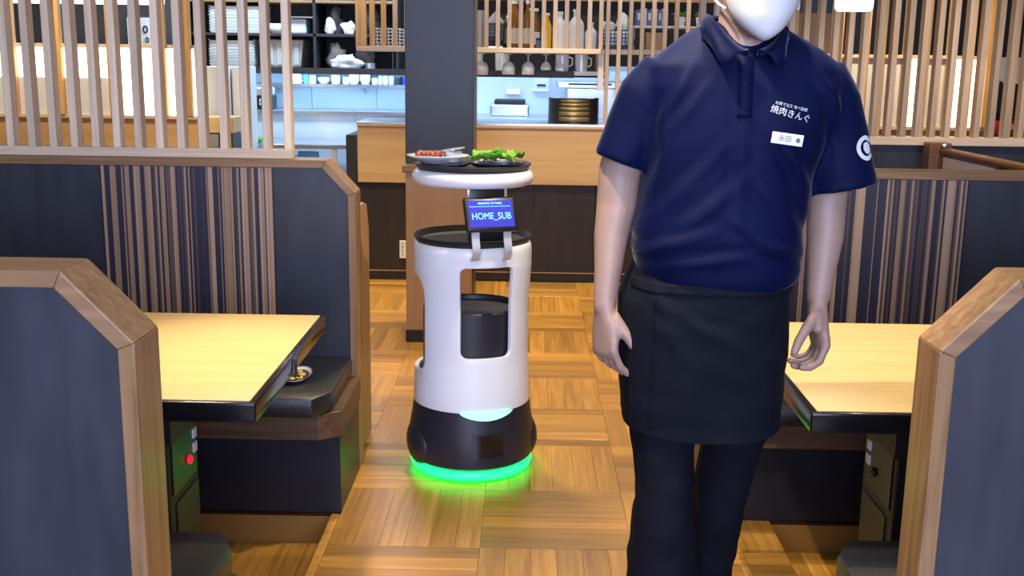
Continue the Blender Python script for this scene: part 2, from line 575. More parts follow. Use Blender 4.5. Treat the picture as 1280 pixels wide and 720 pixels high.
ME_H = strip_mesh(LX, LY / 6)          # strips that run across the aisle
ME_V = strip_mesh(LY, LX / 6)          # strips that run along the aisle
cells = []
for j in range(-2, 9):
    for i in range(-2, 3):
        x0, y0 = -0.122 + i * LX, 3.0 + j * LY
        if (i < -1 or i > 1) and y0 < 3.8:
            continue
        cells.append((y0, i, j, x0))
cells.sort()
for y0, i, j, x0 in cells:
    for k in range(6):
        horiz = (i + j) % 2 == 0
        o = bpy.data.objects.new('parquet_strip', ME_H if horiz else ME_V)
        COL.objects.link(o)
        o.parent = floor
        dz = random.uniform(-0.0006, 0.0006)
        if horiz:
            o.location = (x0 + LX / 2, y0 + (k + 0.5) * LY / 6, dz)
        else:
            o.location = (x0 + (k + 0.5) * LX / 6, y0 + LY / 2, dz)
            o.rotation_euler.z = PI / 2
b = MB()
b.box((-0.606, 0.5, -0.03), (-0.579, 3.226, 0.001), bevel=0.003)
b.build('floor_nosing', M['parquet'], floor)
b = MB()
b.box((0.640, 0.5, -0.03), (0.664, 3.226, 0.001), bevel=0.003)
b.build('floor_nosing', M['parquet'], floor)
# strips inside the sunken booth floors
for sx, x0 in ((-1, -0.607), (1, 0.665)):
    for k in range(9):
        o = bpy.data.objects.new('parquet_strip', ME_V)
        COL.objects.link(o)
        o.parent = floor_low
        o.location = (x0 + sx * (k + 0.5) * LX / 6, 3.0, -0.101)
        o.rotation_euler.z = PI / 2
        o2 = copy_of(o, (x0 + sx * (k + 0.5) * LX / 6, 3.0 - LY, -0.101))
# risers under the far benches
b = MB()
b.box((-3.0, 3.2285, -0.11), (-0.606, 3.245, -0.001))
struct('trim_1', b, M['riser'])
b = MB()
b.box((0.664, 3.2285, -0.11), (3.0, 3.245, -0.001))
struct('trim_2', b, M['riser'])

b = MB(); b.box((-4.3, 9.6, 0), (4.3, 9.7, 2.7)); struct('wall_back', b, M['tile_white'])
b = MB(); b.box((-4.3, -3.2, -0.3), (-4.2, 9.6, 2.7)); struct('wall_left', b, M['wall'])
b = MB(); b.box((4.2, -3.2, -0.3), (4.3, 9.6, 2.7)); struct('wall_right', b, M['wall'])
b = MB(); b.box((-4.3, -3.3, -0.3), (4.3, -3.2, 2.7)); struct('wall_front', b, M['wall'])
b = MB(); b.box((-4.3, -3.3, 2.7), (4.3, 9.7, 2.8)); struct('ceiling', b, M['ceiling'])

# charcoal pillar
b = MB()
b.box((-0.618, 5.51, 0.0), (-0.272, 5.86, 2.7), bevel=0.003)
pil = struct('pillar', b, M['pillar'])

# ================================================================== BOOTH DIVIDERS
def divider(sx, y0, y1, xe, zt, cx, cz, xo, stripe, label):
    """sx -1 left / +1 right; xe end of the divider by the aisle; cut corner cx by cz; xo outer end"""
    t = thing('booth_divider', (sx * xe, y0, 0 if y0 > 3 else -0.11), label, 'booth divider', None)
    zb = 0.0 if y0 > 3 else -0.11
    w = 0.027
    A = (sx * xo, zt); B = (sx * (xe + cx), zt); C = (sx * xe, zt - cz); D = (sx * xe, zb)
    # inner outline, w inside
    dgl = math.hypot(cx, cz)
    B2 = (sx * (xe + cx + w * (dgl - cx) / cz), zt - w)
    C2 = (sx * (xe + w), zt - cz - w * (dgl - cz) / cx)
    D2 = (sx * (xe + w), zb)
    A2 = (sx * xo, zt - w)
    for nm, poly, m in (('top_rail', (A, B, B2, A2), M['oak_x']), ('corner_rail', (B, C, C2, B2), M['oak_x']),
                        ('end_post', (C, D, D2, C2), M['oak_z'])):
        b = MB(); b.prism(poly, y0, y1, 'Y', bevel=0.0025)
        b.build(nm, m, t, smooth=False)
    b = MB()
    b.prism((A2, B2, C2, D2, (sx * xo, zb)), y0 + 0.010, y1 - 0.010, 'Y')
    b.build('panel', M['navy'], t)
    if stripe:
        b = MB()
        xa, xb = sorted((sx * stripe[0], sx * stripe[1]))
        b.box((xa, y0 + 0.006, 0.3), (xb, y0 + 0.0105, zt - w - 0.001))
        b.build('striped_panel', M['stripe'], t, origin=(0, 0, 0))
        for xs in (xa, xb):
            b = MB(); b.box((xs - 0.0015, y0 + 0.004, 0.3), (xs + 0.0015, y0 + 0.009, zt - w - 0.001))
            b.build('panel_joint', M['navy_dark'], t)
    return t


divider(-1, 1.603, 1.715, 0.600, 1.100, 0.108, 0.112, 2.6, None,
        'near left booth divider, navy panel framed in oak with a cut corner')
divider(1, 1.668, 1.766, 0.660, 1.100, 0.115, 0.120, 2.6, None,
        'near right booth divider, navy panel framed in oak with a cut corner')
divider(-1, 3.616, 3.728, 0.575, 1.090, 0.100, 0.108, 2.8, (0.853, 1.435),
        'left booth divider with striped panel, a slatted screen standing on top')
divider(1, 3.616, 3.728, 0.600, 1.082, 0.100, 0.108, 2.8, (0.86, 1.475),
        'striped booth divider behind the right table, beside the staff member')

# slatted screen on the left divider
def slats_mesh(w, d, h, m, name='slat'):
    b = MB()
    b.box((-w / 2, -d / 2, 0), (w / 2, d / 2, h), bevel=0.0015, seg=1)
    me = bpy.data.meshes.new(name)
    b.bm.to_mesh(me)
    b.bm.free()
    me.materials.append(m)
    return me


def put(name, me, parent, wpos, rz=0):
    o = bpy.data.objects.new(name, me)
    COL.objects.link(o)
    if parent:
        o.parent = parent
        o.location = Vector(wpos) - wloc(parent)
    else:
        o.location = wpos
    o.rotation_euler.z = rz
    return o


t = thing('slat_screen', (-0.80, 3.67, 1.09), 'pale wooden slat screen standing on the left booth divider', 'screen')
b = MB(); b.box((-2.8, 3.645, 1.0905), (-0.792, 3.697, 1.121), bevel=0.002); b.build('bottom_rail', M['slat_rail'], t)
b = MB(); b.box((-2.8, 3.645, 2.30), (-0.792, 3.697, 2.33), bevel=0.002); b.build('top_rail', M['slat_rail'], t)
me = slats_mesh(0.0245, 0.050, 1.18, M['slat'])
for k in range(27):
    put('slat', me, t, (-0.8045 - k * 0.0722, 3.671, 1.1205))

# bench end panel behind the left divider
t = thing('bench', (-0.65, 3.87, 0), 'tan bench end behind the left booth divider, facing the aisle', 'bench')
b = MB(); b.prism([(3.73, 0.0), (4.02, 0.0), (4.02, 0.80), (3.97, 0.90), (3.90, 0.915), (3.73, 0.915)], -0.632, -0.590, 'X', bevel=0.004)
b.build('end_panel', M['block'], t)
b = MB(); b.box((-2.6, 3.74, 0.0), (-0.634, 4.01, 0.36)); b.build('base', M['navy_dark'], t)
b = MB(); b.box((-2.6, 3.73, 0.36), (-0.634, 4.03, 0.43), bevel=0.02); b.build('cushion', M['leather'], t, smooth='auto')

# ================================================================== BENCHES AND TABLES
def bench(sx, y_front, y_back, xe, label, zb=0.0, dirn=1):
    """dirn +1: bench front faces the camera (y_front < y_back); -1: near bench facing away"""
    t = thing('bench', (sx * 1.3, (y_front + y_back) / 2, zb), label, 'bench')
    f = y_front
    k = dirn
    lo, hi = sorted((f + k * 0.055, y_back))
    xa, xb = sorted((sx * xe, sx * 2.7))
    b = MB(); b.box((xa, lo, zb), (xb, hi, 0.27), bevel=0.002); b.build('base', M['navy_dark'], t)
    ch = 0.062
    xi = xe - 0.008
    poly = [(sx * 2.7, f), (sx * (xi + ch), f), (sx * xi, f + k * 0.045), (sx * xi, y_back), (sx * 2.7, y_back)]
    b = MB(); b.prism(poly, 0.262, 0.345, 'Z', bevel=0.003); b.build('seat_rail', M['bench_rail'], t)
    f2 = f - k * 0.045
    xi2 = xe + 0.018
    poly = [(sx * 2.7, f2), (sx * (xi2 + 0.046), f2), (sx * xi2, f2 + k * 0.082), (sx * xi2, y_back - k * 0.002), (sx * 2.7, y_back - k * 0.002)]
    b = MB(); b.prism(poly, 0.346, 0.412, 'Z', bevel=0.014); b.build('cushion', M['leather'], t, smooth='auto')
    return t


bench(-1, 3.178, 3.614, 0.575, 'far left bench with black cushion, under the striped divider')
bench(1, 3.178, 3.614, 0.600, 'far right bench with black cushion, mostly behind the staff member')
bench(-1, 2.150, 1.717, 0.590, 'near left bench with black cushion, behind the near left divider', -0.11, -1)
bench(1, 2.170, 1.768, 0.650, 'near right bench with black cushion, behind the near right divider', -0.11, -1)


def table(sx, xe, y0, y1, label):
    t = thing('dining_table', (sx * 1.2, (y0 + y1) / 2, -0.11), label, 'table')
    xa, xb = sorted((sx * xe, sx * 2.2))
    b = MB()
    b.box((xa, y0, 0.652), (xb, y1, 0.6985), bevel=0.005, seg=3)
    b.build('table_edge', M['black_edge'], t, smooth='auto')
    xa2, xb2 = sorted((sx * (xe + 0.014), sx * 2.185))
    b = MB(); b.box((xa2, y0 + 0.010, 0.690), (xb2, y1 - 0.010, 0.7003)); b.build('table_top', M['table_top'], t)
    # apron and roaster pedestal
    xa, xb = sorted((sx * (xe + 0.22), sx * 2.0))
    b = MB(); b.box((xa, y0 + 0.10, 0.56), (xb, y1 - 0.10, 0.651)); b.build('under_frame', M['dark_metal'], t)
    xp = xe + 0.257
    xa, xb = sorted((sx * xp, sx * 1.9))
    b = MB(); b.box((xa, y0 + 0.18, -0.105), (xb, y1 - 0.42, 0.56), bevel=0.004); ped = b.build('pedestal', M['dark_metal'], t)
    yy = y0 + 0.18

    def plate(nm, ya, yb, za, zb_, m, d=0.004):
        xa_, xb_ = sorted((sx * (xp - d), sx * (xp + 0.002)))
        q = MB(); q.box((xa_, ya, za), (xb_, yb, zb_), bevel=0.001, seg=1)
        return q.build(nm, m, ped)
    plate('control_panel', yy + 0.02, yy + 0.205, 0.395, 0.53, M['black_plastic'])
    plate('metal_plate', yy + 0.04, yy + 0.21, 0.18, 0.37, M['metal_plate'])
    plate('switch', yy + 0.172, yy + 0.196, 0.487, 0.512, M['white_china'], 0.009)
    plate('switch', yy + 0.172, yy + 0.196, 0.450, 0.475, M['white_china'], 0.009)
    q = MB(); q.ball((sx * (xp - 0.008), yy + 0.135, 0.447), (0.008, 0.014, 0.012), 14)
    q.build('dial', M['red_light'] if sx < 0 else M['black_plastic'], ped, smooth=True)
    return t


table(-1, 0.573, 2.206, 3.027, 'left dining table with beech top and glossy black edge')
table(1, 0.614, 2.206, 3.040, 'right dining table with beech top and glossy black edge')

# bag hook under the left table edge
b = MB()
b.tube([(-0.5685, 2.592, 0.688), (-0.568, 2.592, 0.665), (-0.567, 2.592, 0.650), (-0.560, 2.590, 0.645)], 0.0032, 8)
tag(b.build('bag_hook', M['black_plastic'], smooth=True), 'small black hook hanging on the left table edge', 'hook')
# small dish on the far left bench
t = thing('dish', (-0.728, 3.345, 0.412), 'white oval dish of dark sauce on the far left bench cushion', 'dish')
b = MB(); b.lathe([(0, 0.002), (0.035, 0.002), (0.058, 0.016), (0.060, 0.018), (0.054, 0.012), (0.034, 0.006), (0, 0.006)], (-0.728, 3.345, 0.411), 28, 0.75, 1.45)
b.build('bowl', M['white_china'], t, smooth=True)
b = MB(); b.lathe([(0, 0.012), (0.047, 0.0115), (0.047, 0.009), (0, 0.009)], (-0.728, 3.345, 0.411), 24, 0.75, 1.45)
b.build('sauce', M['sauce'], t, smooth=True)
for dx, dy, r in ((0.012, 0.005, 0.014), (0.012, -0.03, 0.012), (-0.008, -0.045, 0.010), (0.0, 0.035, 0.010)):
    b = MB(); b.ball((-0.728 + dx, 3.345 + dy, 0.424), (r, r, 0.006), 12)
    b.build('garnish', M['egg'], t, smooth=True)

# ================================================================== COUNTER AND PILLAR BLOCK
t = thing('service_block', (-0.44, 5.45, 0), 'tan half-height block with dark plinth in front of the pillar', 'cabinet')
b = MB(); b.box((-0.606, 5.40, 0.062), (-0.276, 5.50, 0.872), bevel=0.002); b.build('body', M['block'], t)
b = MB(); b.box((-0.609, 5.395, 0.0), (-0.273, 5.50, 0.061)); b.build('plinth', M['black_matte'], t)
b = MB(); b.box((-0.622, 5.385, 0.873), (-0.262, 5.505, 0.908), bevel=0.003); b.build('cap', M['oak_x'], t)

t = thing('kitchen_counter', (0.0, 7.1, 0), 'long wooden kitchen counter with dark base, behind the pillar', 'counter')
for xa, xb in ((-1.098, -0.45), (-0.447, 1.25)):
    b = MB(); b.box((xa, 7.02, 0.642), (xb, 7.06, 1.018), bevel=0.002); b.build('front_panel', M['counter'], t)
for k in range(6):
    xa = -1.15 + k * 0.40
    b = MB(); b.box((xa + 0.001, 7.05, 0.0), (xa + 0.399, 7.09, 0.640), bevel=0.002); b.build('base_panel', M['counter_dark'], t)
b = MB(); b.box((-1.15, 7.035, 0.0), (1.25, 7.051, 0.052)); b.build('kick_board', M['counter_dark'], t)
b = MB(); b.box((-1.15, 7.030, 0.0525), (1.25, 7.051, 0.058)); b.build('kick_trim', M['oak_x'], t)
b = MB(); b.box((-1.10, 7.01, 1.0185), (1.25, 7.50, 1.034), bevel=0.002); b.build('counter_top', M['steel'], t)
b = MB(); b.box((-1.10, 7.008, 1.006), (1.25, 7.019, 1.020)); b.build('top_trim', M['counter'], t)
b = MB(); b.box((-1.172, 7.02, 0.0), (-1.110, 7.50, 0.945)); b.build('end_panel', M['black_matte'], t)
# wall outlet on the counter base
t = thing('wall_outlet', (-0.812, 7.05, 0.198), 'white double outlet on the dark counter base', 'outlet')
b = MB(); b.box((-0.833, 7.040, 0.138), (-0.791, 7.0495, 0.258), bevel=0.003); b.build('cover', M['white_china'], t)
for z in (0.165, 0.19, 0.215, 0.24):
    b = MB(); b.box((-0.819, 7.037, z - 0.007), (-0.805, 7.0405, z + 0.007)); b.build('socket', M['crate_grey'], t)

# hanging shelf with slats over the counter
t = thing('hanging_shelf', (-0.1, 7.15, 1.48), 'pale wooden shelf with upright slats hanging over the kitchen counter', 'shelf')
b = MB(); b.box((-1.092, 6.985, 1.478), (0.455, 7.45, 1.508), bevel=0.002); b.build('shelf_board', M['slat_rail'], t)
b = MB(); b.box((0.455, 7.10, 1.478), (1.25, 7.45, 1.508), bevel=0.002); b.build('shelf_board', M['slat_rail'], t)
b = MB(); b.box((-1.094, 6.985, 1.5085), (-1.030, 7.05, 2.5), bevel=0.002); b.build('corner_post', M['lamplit_slat'], t)
b = MB(); b.box((0.445, 7.06, 1.25), (0.480, 7.12, 1.477), bevel=0.002); b.build('drop_post', M['white_paint'], t)
me_s = slats_mesh(0.026, 0.040, 1.0, M['brown_slat'])
me_a = slats_mesh(0.030, 0.040, 1.0, M['lamplit_slat'])
me_l = slats_mesh(0.024, 0.045, 1.45, M['brown_slat'])
for k in range(-10, 11):
    x = -0.269 + k * 0.0722
    if x < -1.02 or -0.62 < x < -0.40:
        continue
    put('slat', me_a if x < -0.9 else me_s, t, (x, 7.012, 1.5085))
for k in range(8):
    put('slat', me_l, t, (0.498 + k * 0.0722, 7.04, 1.0345))

# ================================================================== FAR BOOTH SCREENS
def far_screen(xa, xb, label, lit, seams):
    t = thing('booth_screen', ((xa + xb) / 2, 7.04, 0), label, 'screen')
    b = MB(); b.box((xa, 7.02, 0.0), (xb, 7.06, 1.030)); b.build('base_panel', M['counter'], t)
    b = MB(); b.box((xa, 7.00, 1.0305), (xb, 7.08, 1.052), bevel=0.002); b.build('lower_rail', M['slat_rail'], t)
    b = MB(); b.box((xa, 7.01, 1.476), (xb, 7.07, 1.498), bevel=0.002); b.build('upper_rail', M['slat_rail'], t)
    for (x0, x1, z0, z1, m) in lit:
        b = MB(); b.box((x0, 7.035, z0), (x1, 7.05, z1)); b.build('paper_panel', M[m], t)
    for x, m in seams:
        put('upright', m, t, (x, 7.015, 1.0525))
    return t


me_p = slats_mesh(0.046, 0.05, 1.3, M['lamplit_slat'], 'upright')
me_p2 = slats_mesh(0.046, 0.05, 0.42, M['lamplit_slat'], 'upright')
far_screen(-4.1, -2.13, 'far left booth screen with glowing paper panels behind uprights tinted lamplit amber',
           [(-4.1, -2.70, 1.285, 1.476, 'washi'), (-4.1, -2.70, 1.0525, 1.284, 'washi_dim'), (-2.698, -2.14, 1.0525, 1.476, 'washi')],
           [(-2.66 + k * 0.162, me_p) for k in range(4)] + [(-3.3, me_p), (-3.0, me_p)])
far_screen(1.30, 2.93, 'far right booth screen with paper panels, partly lit behind slats',
           [(1.30, 2.05, 1.0525, 1.476, 'washi_dim'), (2.052, 2.36, 1.0525, 1.476, 'washi_dim'), (2.41, 2.50, 1.0525, 1.476, 'washi'),
            (2.502, 2.64, 1.0525, 1.476, 'washi_dim'), (2.68, 2.91, 1.0525, 1.476, 'washi')],
           [(1.95, me_p), (2.12, me_p), (2.385, me_p), (2.66, me_p), (2.905, me_p)])

# dark back wall behind the far screens
b = MB(); b.box((-4.2, 8.60, 0.0), (-2.75, 8.66, 2.7)); struct('wall_recess_left', b, M['wall_dark'])
b = MB(); b.box((1.75, 8.60, 0.0), (4.2, 8.66, 2.7)); struct('wall_recess_right', b, M['wall_dark'])
t = thing('tube_lamp', (-3.2, 7.9, 1.80), 'long white tube lamp behind the far left booth screen', 'lamp')
b = MB(); b.box((-4.1, 7.87, 1.785), (-2.6, 7.93, 1.83), bevel=0.01); b.build('tube', M['tube_light'], t)
b = MB(); b.box((-4.1, 7.86, 1.831), (-2.6, 7.94, 1.86)); b.build('housing', M['white_paint'], t)
for x in (-3.9, -2.8):
    b = MB(); b.tube([(x, 7.9, 1.86), (x, 7.9, 2.7)], 0.006, 8); b.build('hanger', M['black_matte'], t)
# pale patterned banner seen between two slats on the left
t = thing('banner', (-3.02, 8.59, 1.4), 'narrow pale banner with dark swirls between slats, far left', 'banner')
b = MB(); b.box((-3.12, 8.588, 1.40), (-2.92, 8.5995, 1.72)); b.build('cloth', M['white_paint'], t)
for k, (dx, z, r) in enumerate(((-0.05, 1.68, 0.02), (0.04, 1.63, 0.022), (-0.03, 1.58, 0.018), (0.05, 1.55, 0.016), (-0.05, 1.51, 0.022), (0.02, 1.46, 0.02), (-0.06, 1.43, 0.014))):
    b = MB(); b.lathe([(r, -0.001), (r, 0.004), (r * 0.55, 0.004), (r * 0.55, -0.001)], (0, 0, 0), 14, closed=True)
    for v in b.bm.verts:
        v.co = Vector((-3.02 + dx + v.co.x, 8.587 - v.co.z, z + v.co.y * 1.4))
    b.build('swirl', M['black_matte'], t)

# ================================================================== RIGHT-HAND DIVIDER WITH GRILLE (second booth row)
t = thing('slat_partition', (1.9, 5.45, 0), 'tall slatted screen on a dark base behind the right booth', 'screen')
b = MB(); b.box((0.80, 5.42, 0.0), (3.6, 5.50, 1.044)); b.build('base_panel', M['navy'], t)
b = MB(); b.box((0.79, 5.40, 1.0445), (3.6, 5.52, 1.085), bevel=0.003); b.build('bottom_rail', M['slat_rail'], t)
b = MB(); b.box((0.79, 5.42, 2.40), (3.6, 5.50, 2.44), bevel=0.003); b.build('top_rail', M['slat_rail'], t)
me = slats_mesh(0.028, 0.055, 1.315, M['brown_slat'])
me2 = slats_mesh(0.026, 0.045, 1.315, M['lamplit_slat'])
for k in range(36):
    put('slat', me, t, (0.842 + k * 0.0722, 5.435, 1.0855))
for k in range(3, 36, 3):
    put('inner_slat', me2, t, (0.842 + (k + 0.45) * 0.0722, 5.485, 1.0855))
# sloping wooden handrail
t = thing('handrail', (2.0, 4.85, 0), 'dark wooden railing with white infill behind the right booth', 'railing')
b = MB(); b.box((1.930, 5.24, 0.0), (2.035, 5.33, 1.068), bevel=0.005); b.build('end_post', M['rail_wood'], t)
b = MB(); b.box((1.975, 3.90, 1.015), (2.035, 5.26, 1.045), bevel=0.008); b.build('top_rail', M['rail_wood'], t, smooth='auto')
b = MB(); b.box((1.990, 4.64, 0.2), (2.010, 5.22, 1.005)); b.build('infill_panel', M['white_paint'], t)
for y in (4.60, 4.48, 4.36, 4.24, 4.12, 4.0):
    b = MB(); b.box((1.985, y - 0.016, 0.0), (2.020, y + 0.016, 1.014), bevel=0.002, seg=1); b.build('baluster', M['rail_wood'], t)
b = MB(); b.ball((2.0, 5.232, 1.056), (0.022, 0.012, 0.012), 12); b.build('bracket', M['steel'], t, smooth=True)

# pendant lamp
t = thing('pendant_lamp', (1.331, 4.6, 1.645), 'glowing white pendant lamp above the right booth, by the head of the frame', 'lamp')
b = MB(); b.lathe([(0, 0), (0.066, 0), (0.076, 0.012), (0.076, 0.17), (0.06, 0.19), (0, 0.19)], (1.331, 4.6, 1.645), 36)
b.build('shade', M['lamp'], t, smooth='auto')
b = MB(); b.tube([(1.331, 4.6, 1.83), (1.331, 4.6, 2.69)], 0.004, 8); b.build('cord', M['black_plastic'], t)
b = MB(); b.lathe([(0, 0), (0.03, 0), (0.02, 0.05), (0, 0.05)], (1.331, 4.6, 1.835), 16); b.build('socket', M['black_plastic'], t)
b = MB(); b.lathe([(0, 0), (0.05, 0), (0.05, 0.02), (0, 0.02)], (1.331, 4.6, 2.679), 16); b.build('ceiling_rose', M['black_plastic'], t)

# red boxes and dark case at the far right
t = thing('back_shelf', (3.3, 7.5, 0), 'dark shelf behind the slats at the far right edge', 'shelf')
b = MB(); b.box((2.95, 7.35, 0.0), (4.1, 7.75, 0.985)); b.build('body', M['wall_dark'], t)
t = thing('back_board', (3.5, 7.78, 0.0), 'white and black upright board behind the red boxes, far right', 'panel')
b = MB(); b.box((2.95, 7.76, 0.0), (4.1, 7.78, 1.50)); b.build('backing', M['wall_dark'], t)
b = MB(); b.box((2.95, 7.755, 1.32), (4.1, 7.7595, 1.50)); b.build('upper_face', M['white_paint'], t)
b = MB(); b.box((2.95, 7.755, 0.0), (4.1, 7.7595, 1.319)); b.build('lower_face', M['black_matte'], t)
t2 = t
for k, x in enumerate((3.02, 3.22, 3.42)):
    t = thing('red_box', (x + 0.08, 7.45, 0.985), ['red box with a white label on the dark shelf, nearest the lit screen',
              'middle red box on the dark shelf behind the far right slats', 'red box on the dark shelf at the outer end'][k], 'box', 'red boxes on the far right shelf')
    b = MB(); b.box((x, 7.40, 0.985), (x + 0.17, 7.52, 1.075), bevel=0.003); b.build('carton', M['red'], t)
    b = MB(); b.box((x + 0.02, 7.396, 1.02), (x + 0.07, 7.3995, 1.06)); b.build('sticker', M['tag_white'], t)
for k, (x, c, lb) in enumerate(((3.04, 'book_blue', 'blue folded apron hanging at the far right behind the slats'), (3.20, 'black_plastic', 'black bag hanging at the far right behind the slats'))):
    b = MB(); b.prism([(x, 1.12), (x + 0.1, 1.10), (x + 0.12, 1.24), (x + 0.08, 1.34), (x + 0.03, 1.33)], 7.66, 7.7548, 'Y', bevel=0.01)
    tag(b.build('hanging_cloth', M[c]), lb, 'cloth')

# ================================================================== KITCHEN
# left: dark shelf unit with trays
t = thing('shelf_unit', (-1.9, 9.2, 1.3), 'black open shelf unit above the kitchen wall bench', 'shelf')
b = MB(); b.box((-2.78, 9.38, 1.30), (-0.42, 9.40, 2.55)); b.build('back_panel', M['black_matte'], t)
b = MB(); b.box((-2.78, 8.90, 1.305), (-0.60, 9.38, 1.352), bevel=0.002); b.build('shelf_board', M['counter_dark'], t)
b = MB(); b.box((-2.78, 8.90, 1.600), (-1.06, 9.38, 1.622), bevel=0.002); b.build('shelf_board', M['counter_dark'], t)
b = MB(); b.box((-2.78, 8.90, 1.862), (-1.06, 9.38, 1.884), bevel=0.002); b.build('shelf_board', M['oak_x'], t)
for x in (-2.78, -1.735, -1.07):
    b = MB(); b.box((x, 8.90, 1.3525), (x + 0.022, 9.38, 2.5)); b.build('side_panel', M['black_matte'], t)
b = MB(); b.box((-1.97, 8.92, 1.745), (-1.74, 9.3, 1.757)); b.build('small_shelf', M['steel'], t)
for x in (-1.10, -0.88):
    b = MB(); b.box((x, 8.9, 1.3525), (x + 0.012, 8.93, 1.48)); b.build('shelf_post', M['black_matte'], t)

# stacked white trays
def tray_stack(x0, x1, z0, n, dz, m, label0, where):
    me_t = None
    for k in range(n):
        if me_t is None:
            q = MB()
            w = x1 - x0
            prof = [(-w / 2, -0.10, 0), (w / 2, -0.10, 0)]
            q.box((-w / 2, 0, 0), (w / 2, 0.28, 0.006))
            q.prism([(-w / 2, 0.0), (-w / 2 - 0.018, dz * 1.25), (-w / 2 - 0.012, dz * 1.25), (-w / 2 + 0.008, 0.004)], 0, 0.28, 'Y')
            q.prism([(w / 2, 0.0), (w / 2 + 0.018, dz * 1.25), (w / 2 + 0.012, dz * 1.25), (w / 2 - 0.008, 0.004)], 0, 0.28, 'Y')
            q.prism([(0.0, 0.0), (-0.006, dz * 0.9), (0.0, dz * 0.9), (0.006, 0.004)], -w / 2, w / 2, 'X')
            me_t = bpy.data.meshes.new('tray')
            q.bm.to_mesh(me_t)
            q.bm.free()
            me_t.materials.append(m)
        o = bpy.data.objects.new('tray', me_t)
        COL.objects.link(o)
        o.location = ((x0 + x1) / 2, 8.95 + random.uniform(-0.004, 0.004), z0 + k * dz)
        nm = ['lowest', 'second lowest', 'third lowest', 'fourth lowest', 'middle', 'fourth highest', 'third highest', 'second highest', 'topmost'][k]
        tag(o, nm + ' white tray of the ' + label0, 'tray', where)


tray_stack(-2.57, -2.16, 1.6225, 9, 0.0235, M['crate'], 'stack on the upper black kitchen shelf', 'white trays on the upper kitchen shelf')
tray_stack(-2.58, -2.24, 1.3525, 9, 0.0235, M['crate'], 'stack on the lower black kitchen shelf', 'white trays on the lower kitchen shelf')
# big grey dish tub beside them
t = thing('dish_tub', (-2.01, 9.05, 1.3525), 'grey upright dish tub on the lower kitchen shelf', 'tub')
b = MB(); b.prism([(-2.16, 1.353), (-1.86, 1.353), (-1.83, 1.575), (-2.20, 1.575)], 8.98, 9.30, 'Y', bevel=0.01); b.build('tub', M['crate_grey'], t)
for x in (-2.12, -2.05, -1.98, -1.91):
    b = MB(); b.box((x, 8.968, 1.37), (x + 0.045, 8.981, 1.56), bevel=0.004); b.build('rib', M['crate_grey'], t)
# white bowl and grey box on the upper shelf
b = MB(); b.lathe([(0, 0), (0.05, 0), (0.09, 0.075), (0.082, 0.078), (0.045, 0.01), (0, 0.01)], (-2.05, 9.02, 1.6225), 24)
tag(b.build('bowl', M['white_china'], smooth=True), 'white bowl beside the upper tray stack', 'bowl')
b = MB(); b.box((-1.95, 8.96, 1.6225), (-1.80, 9.15, 1.74), bevel=0.012)
tag(b.build('storage_box', M['book_pale']), 'pale grey box on the upper kitchen shelf, below the steel ledge', 'box')


def bag(name, c, r, m, label, seed):
    q = MB(); q.ball(c, r, 24)
    for v in q.bm.verts:
        d = v.co - Vector(c)
        k = 1 + 0.55 * noise.noise((d + Vector((seed, 0, 0))) * 16) + 0.28 * noise.noise((d + Vector((seed, 5, 0))) * 34)
        v.co = Vector(c) + d * k
        v.co.z = max(v.co.z, c[2] - r[2] * 0.82)
    return tag(q.build(name, m, smooth=True), label, 'bag')


bag('plastic_bag', (-1.60, 9.20, 1.722), (0.055, 0.06, 0.12), M['grey_poly'], 'smoky plastic bag on the upper kitchen shelf, first from the upright', 1.3)
bag('plastic_bag', (-1.62, 9.00, 1.680), (0.045, 0.045, 0.07), M['white_poly'], 'small white bag on the upper kitchen shelf in front of the smoky bag', 3.9)
bag('plastic_bag', (-1.30, 9.20, 1.722), (0.06, 0.06, 0.12), M['grey_poly'], 'smoky plastic bag on the upper kitchen shelf, beside the slatted cupboard', 6.1)
bag('plastic_bag', (-1.46, 9.00, 1.668), (0.055, 0.05, 0.055), M['white_poly'], 'white plastic bag between the two smoky bags', 8.8)
bag('plastic_bag', (-1.605, 9.17, 1.440), (0.075, 0.07, 0.105), M['white_poly'], 'crumpled white bag on the lower kitchen shelf', 11.2)
bag('plastic_bag', (-1.49, 8.99, 1.400), (0.12, 0.055, 0.058), M['white_poly'], 'flat white bundle on the lower kitchen shelf in front of the crumpled bag', 13.7)
bag('plastic_bag', (-1.36, 9.20, 1.442), (0.075, 0.07, 0.105), M['grey_poly'], 'smoky bag behind the flat white bundle on the lower shelf', 15.1)
b = MB(); b.lathe([(0, 0), (0.05, 0), (0.052, 0.045), (0.046, 0.048), (0, 0.044)], (-1.287, 9.0, 1.3525), 20)
tag(b.build('tin', M['steel'], smooth='auto'), 'low steel tin on the shelf under the slatted cupboard', 'tin')

# white wall panels, steel wall shelf with cups, steel ledge, work table
t = thing('kitchen_wall_panel', (-1.6, 9.5, 0.7), 'white panelling on the kitchen wall under the shelf unit', 'panel')
for k in range(4):
    xa = -2.42 + k * 0.56
    b = MB(); b.box((xa + 0.002, 9.42, 0.6), (xa + 0.558, 9.44, 1.30)); b.build('panel', M['tile_white'], t)
t = thing('wall_shelf', (-1.6, 9.3, 1.2), 'steel wall shelf carrying cups in the kitchen', 'shelf')
b = MB(); b.box((-2.34, 9.10, 1.195), (-0.60, 9.41, 1.222), bevel=0.003); b.build('board', M['steel'], t)
for x in (-2.1, -1.4, -0.8):
    b = MB(); b.prism([(9.15, 1.195), (9.41, 1.195), (9.41, 1.13)], x, x + 0.01, 'X'); b.build('bracket', M['steel'], t)
t = thing('work_bench', (-1.6, 9.1, 0.98), 'white kitchen bench with a steel ledge along the back wall', 'bench')
b = MB(); b.box((-2.42, 8.95, 0.975), (-0.60, 9.41, 1.008), bevel=0.003); b.build('ledge', M['steel'], t)
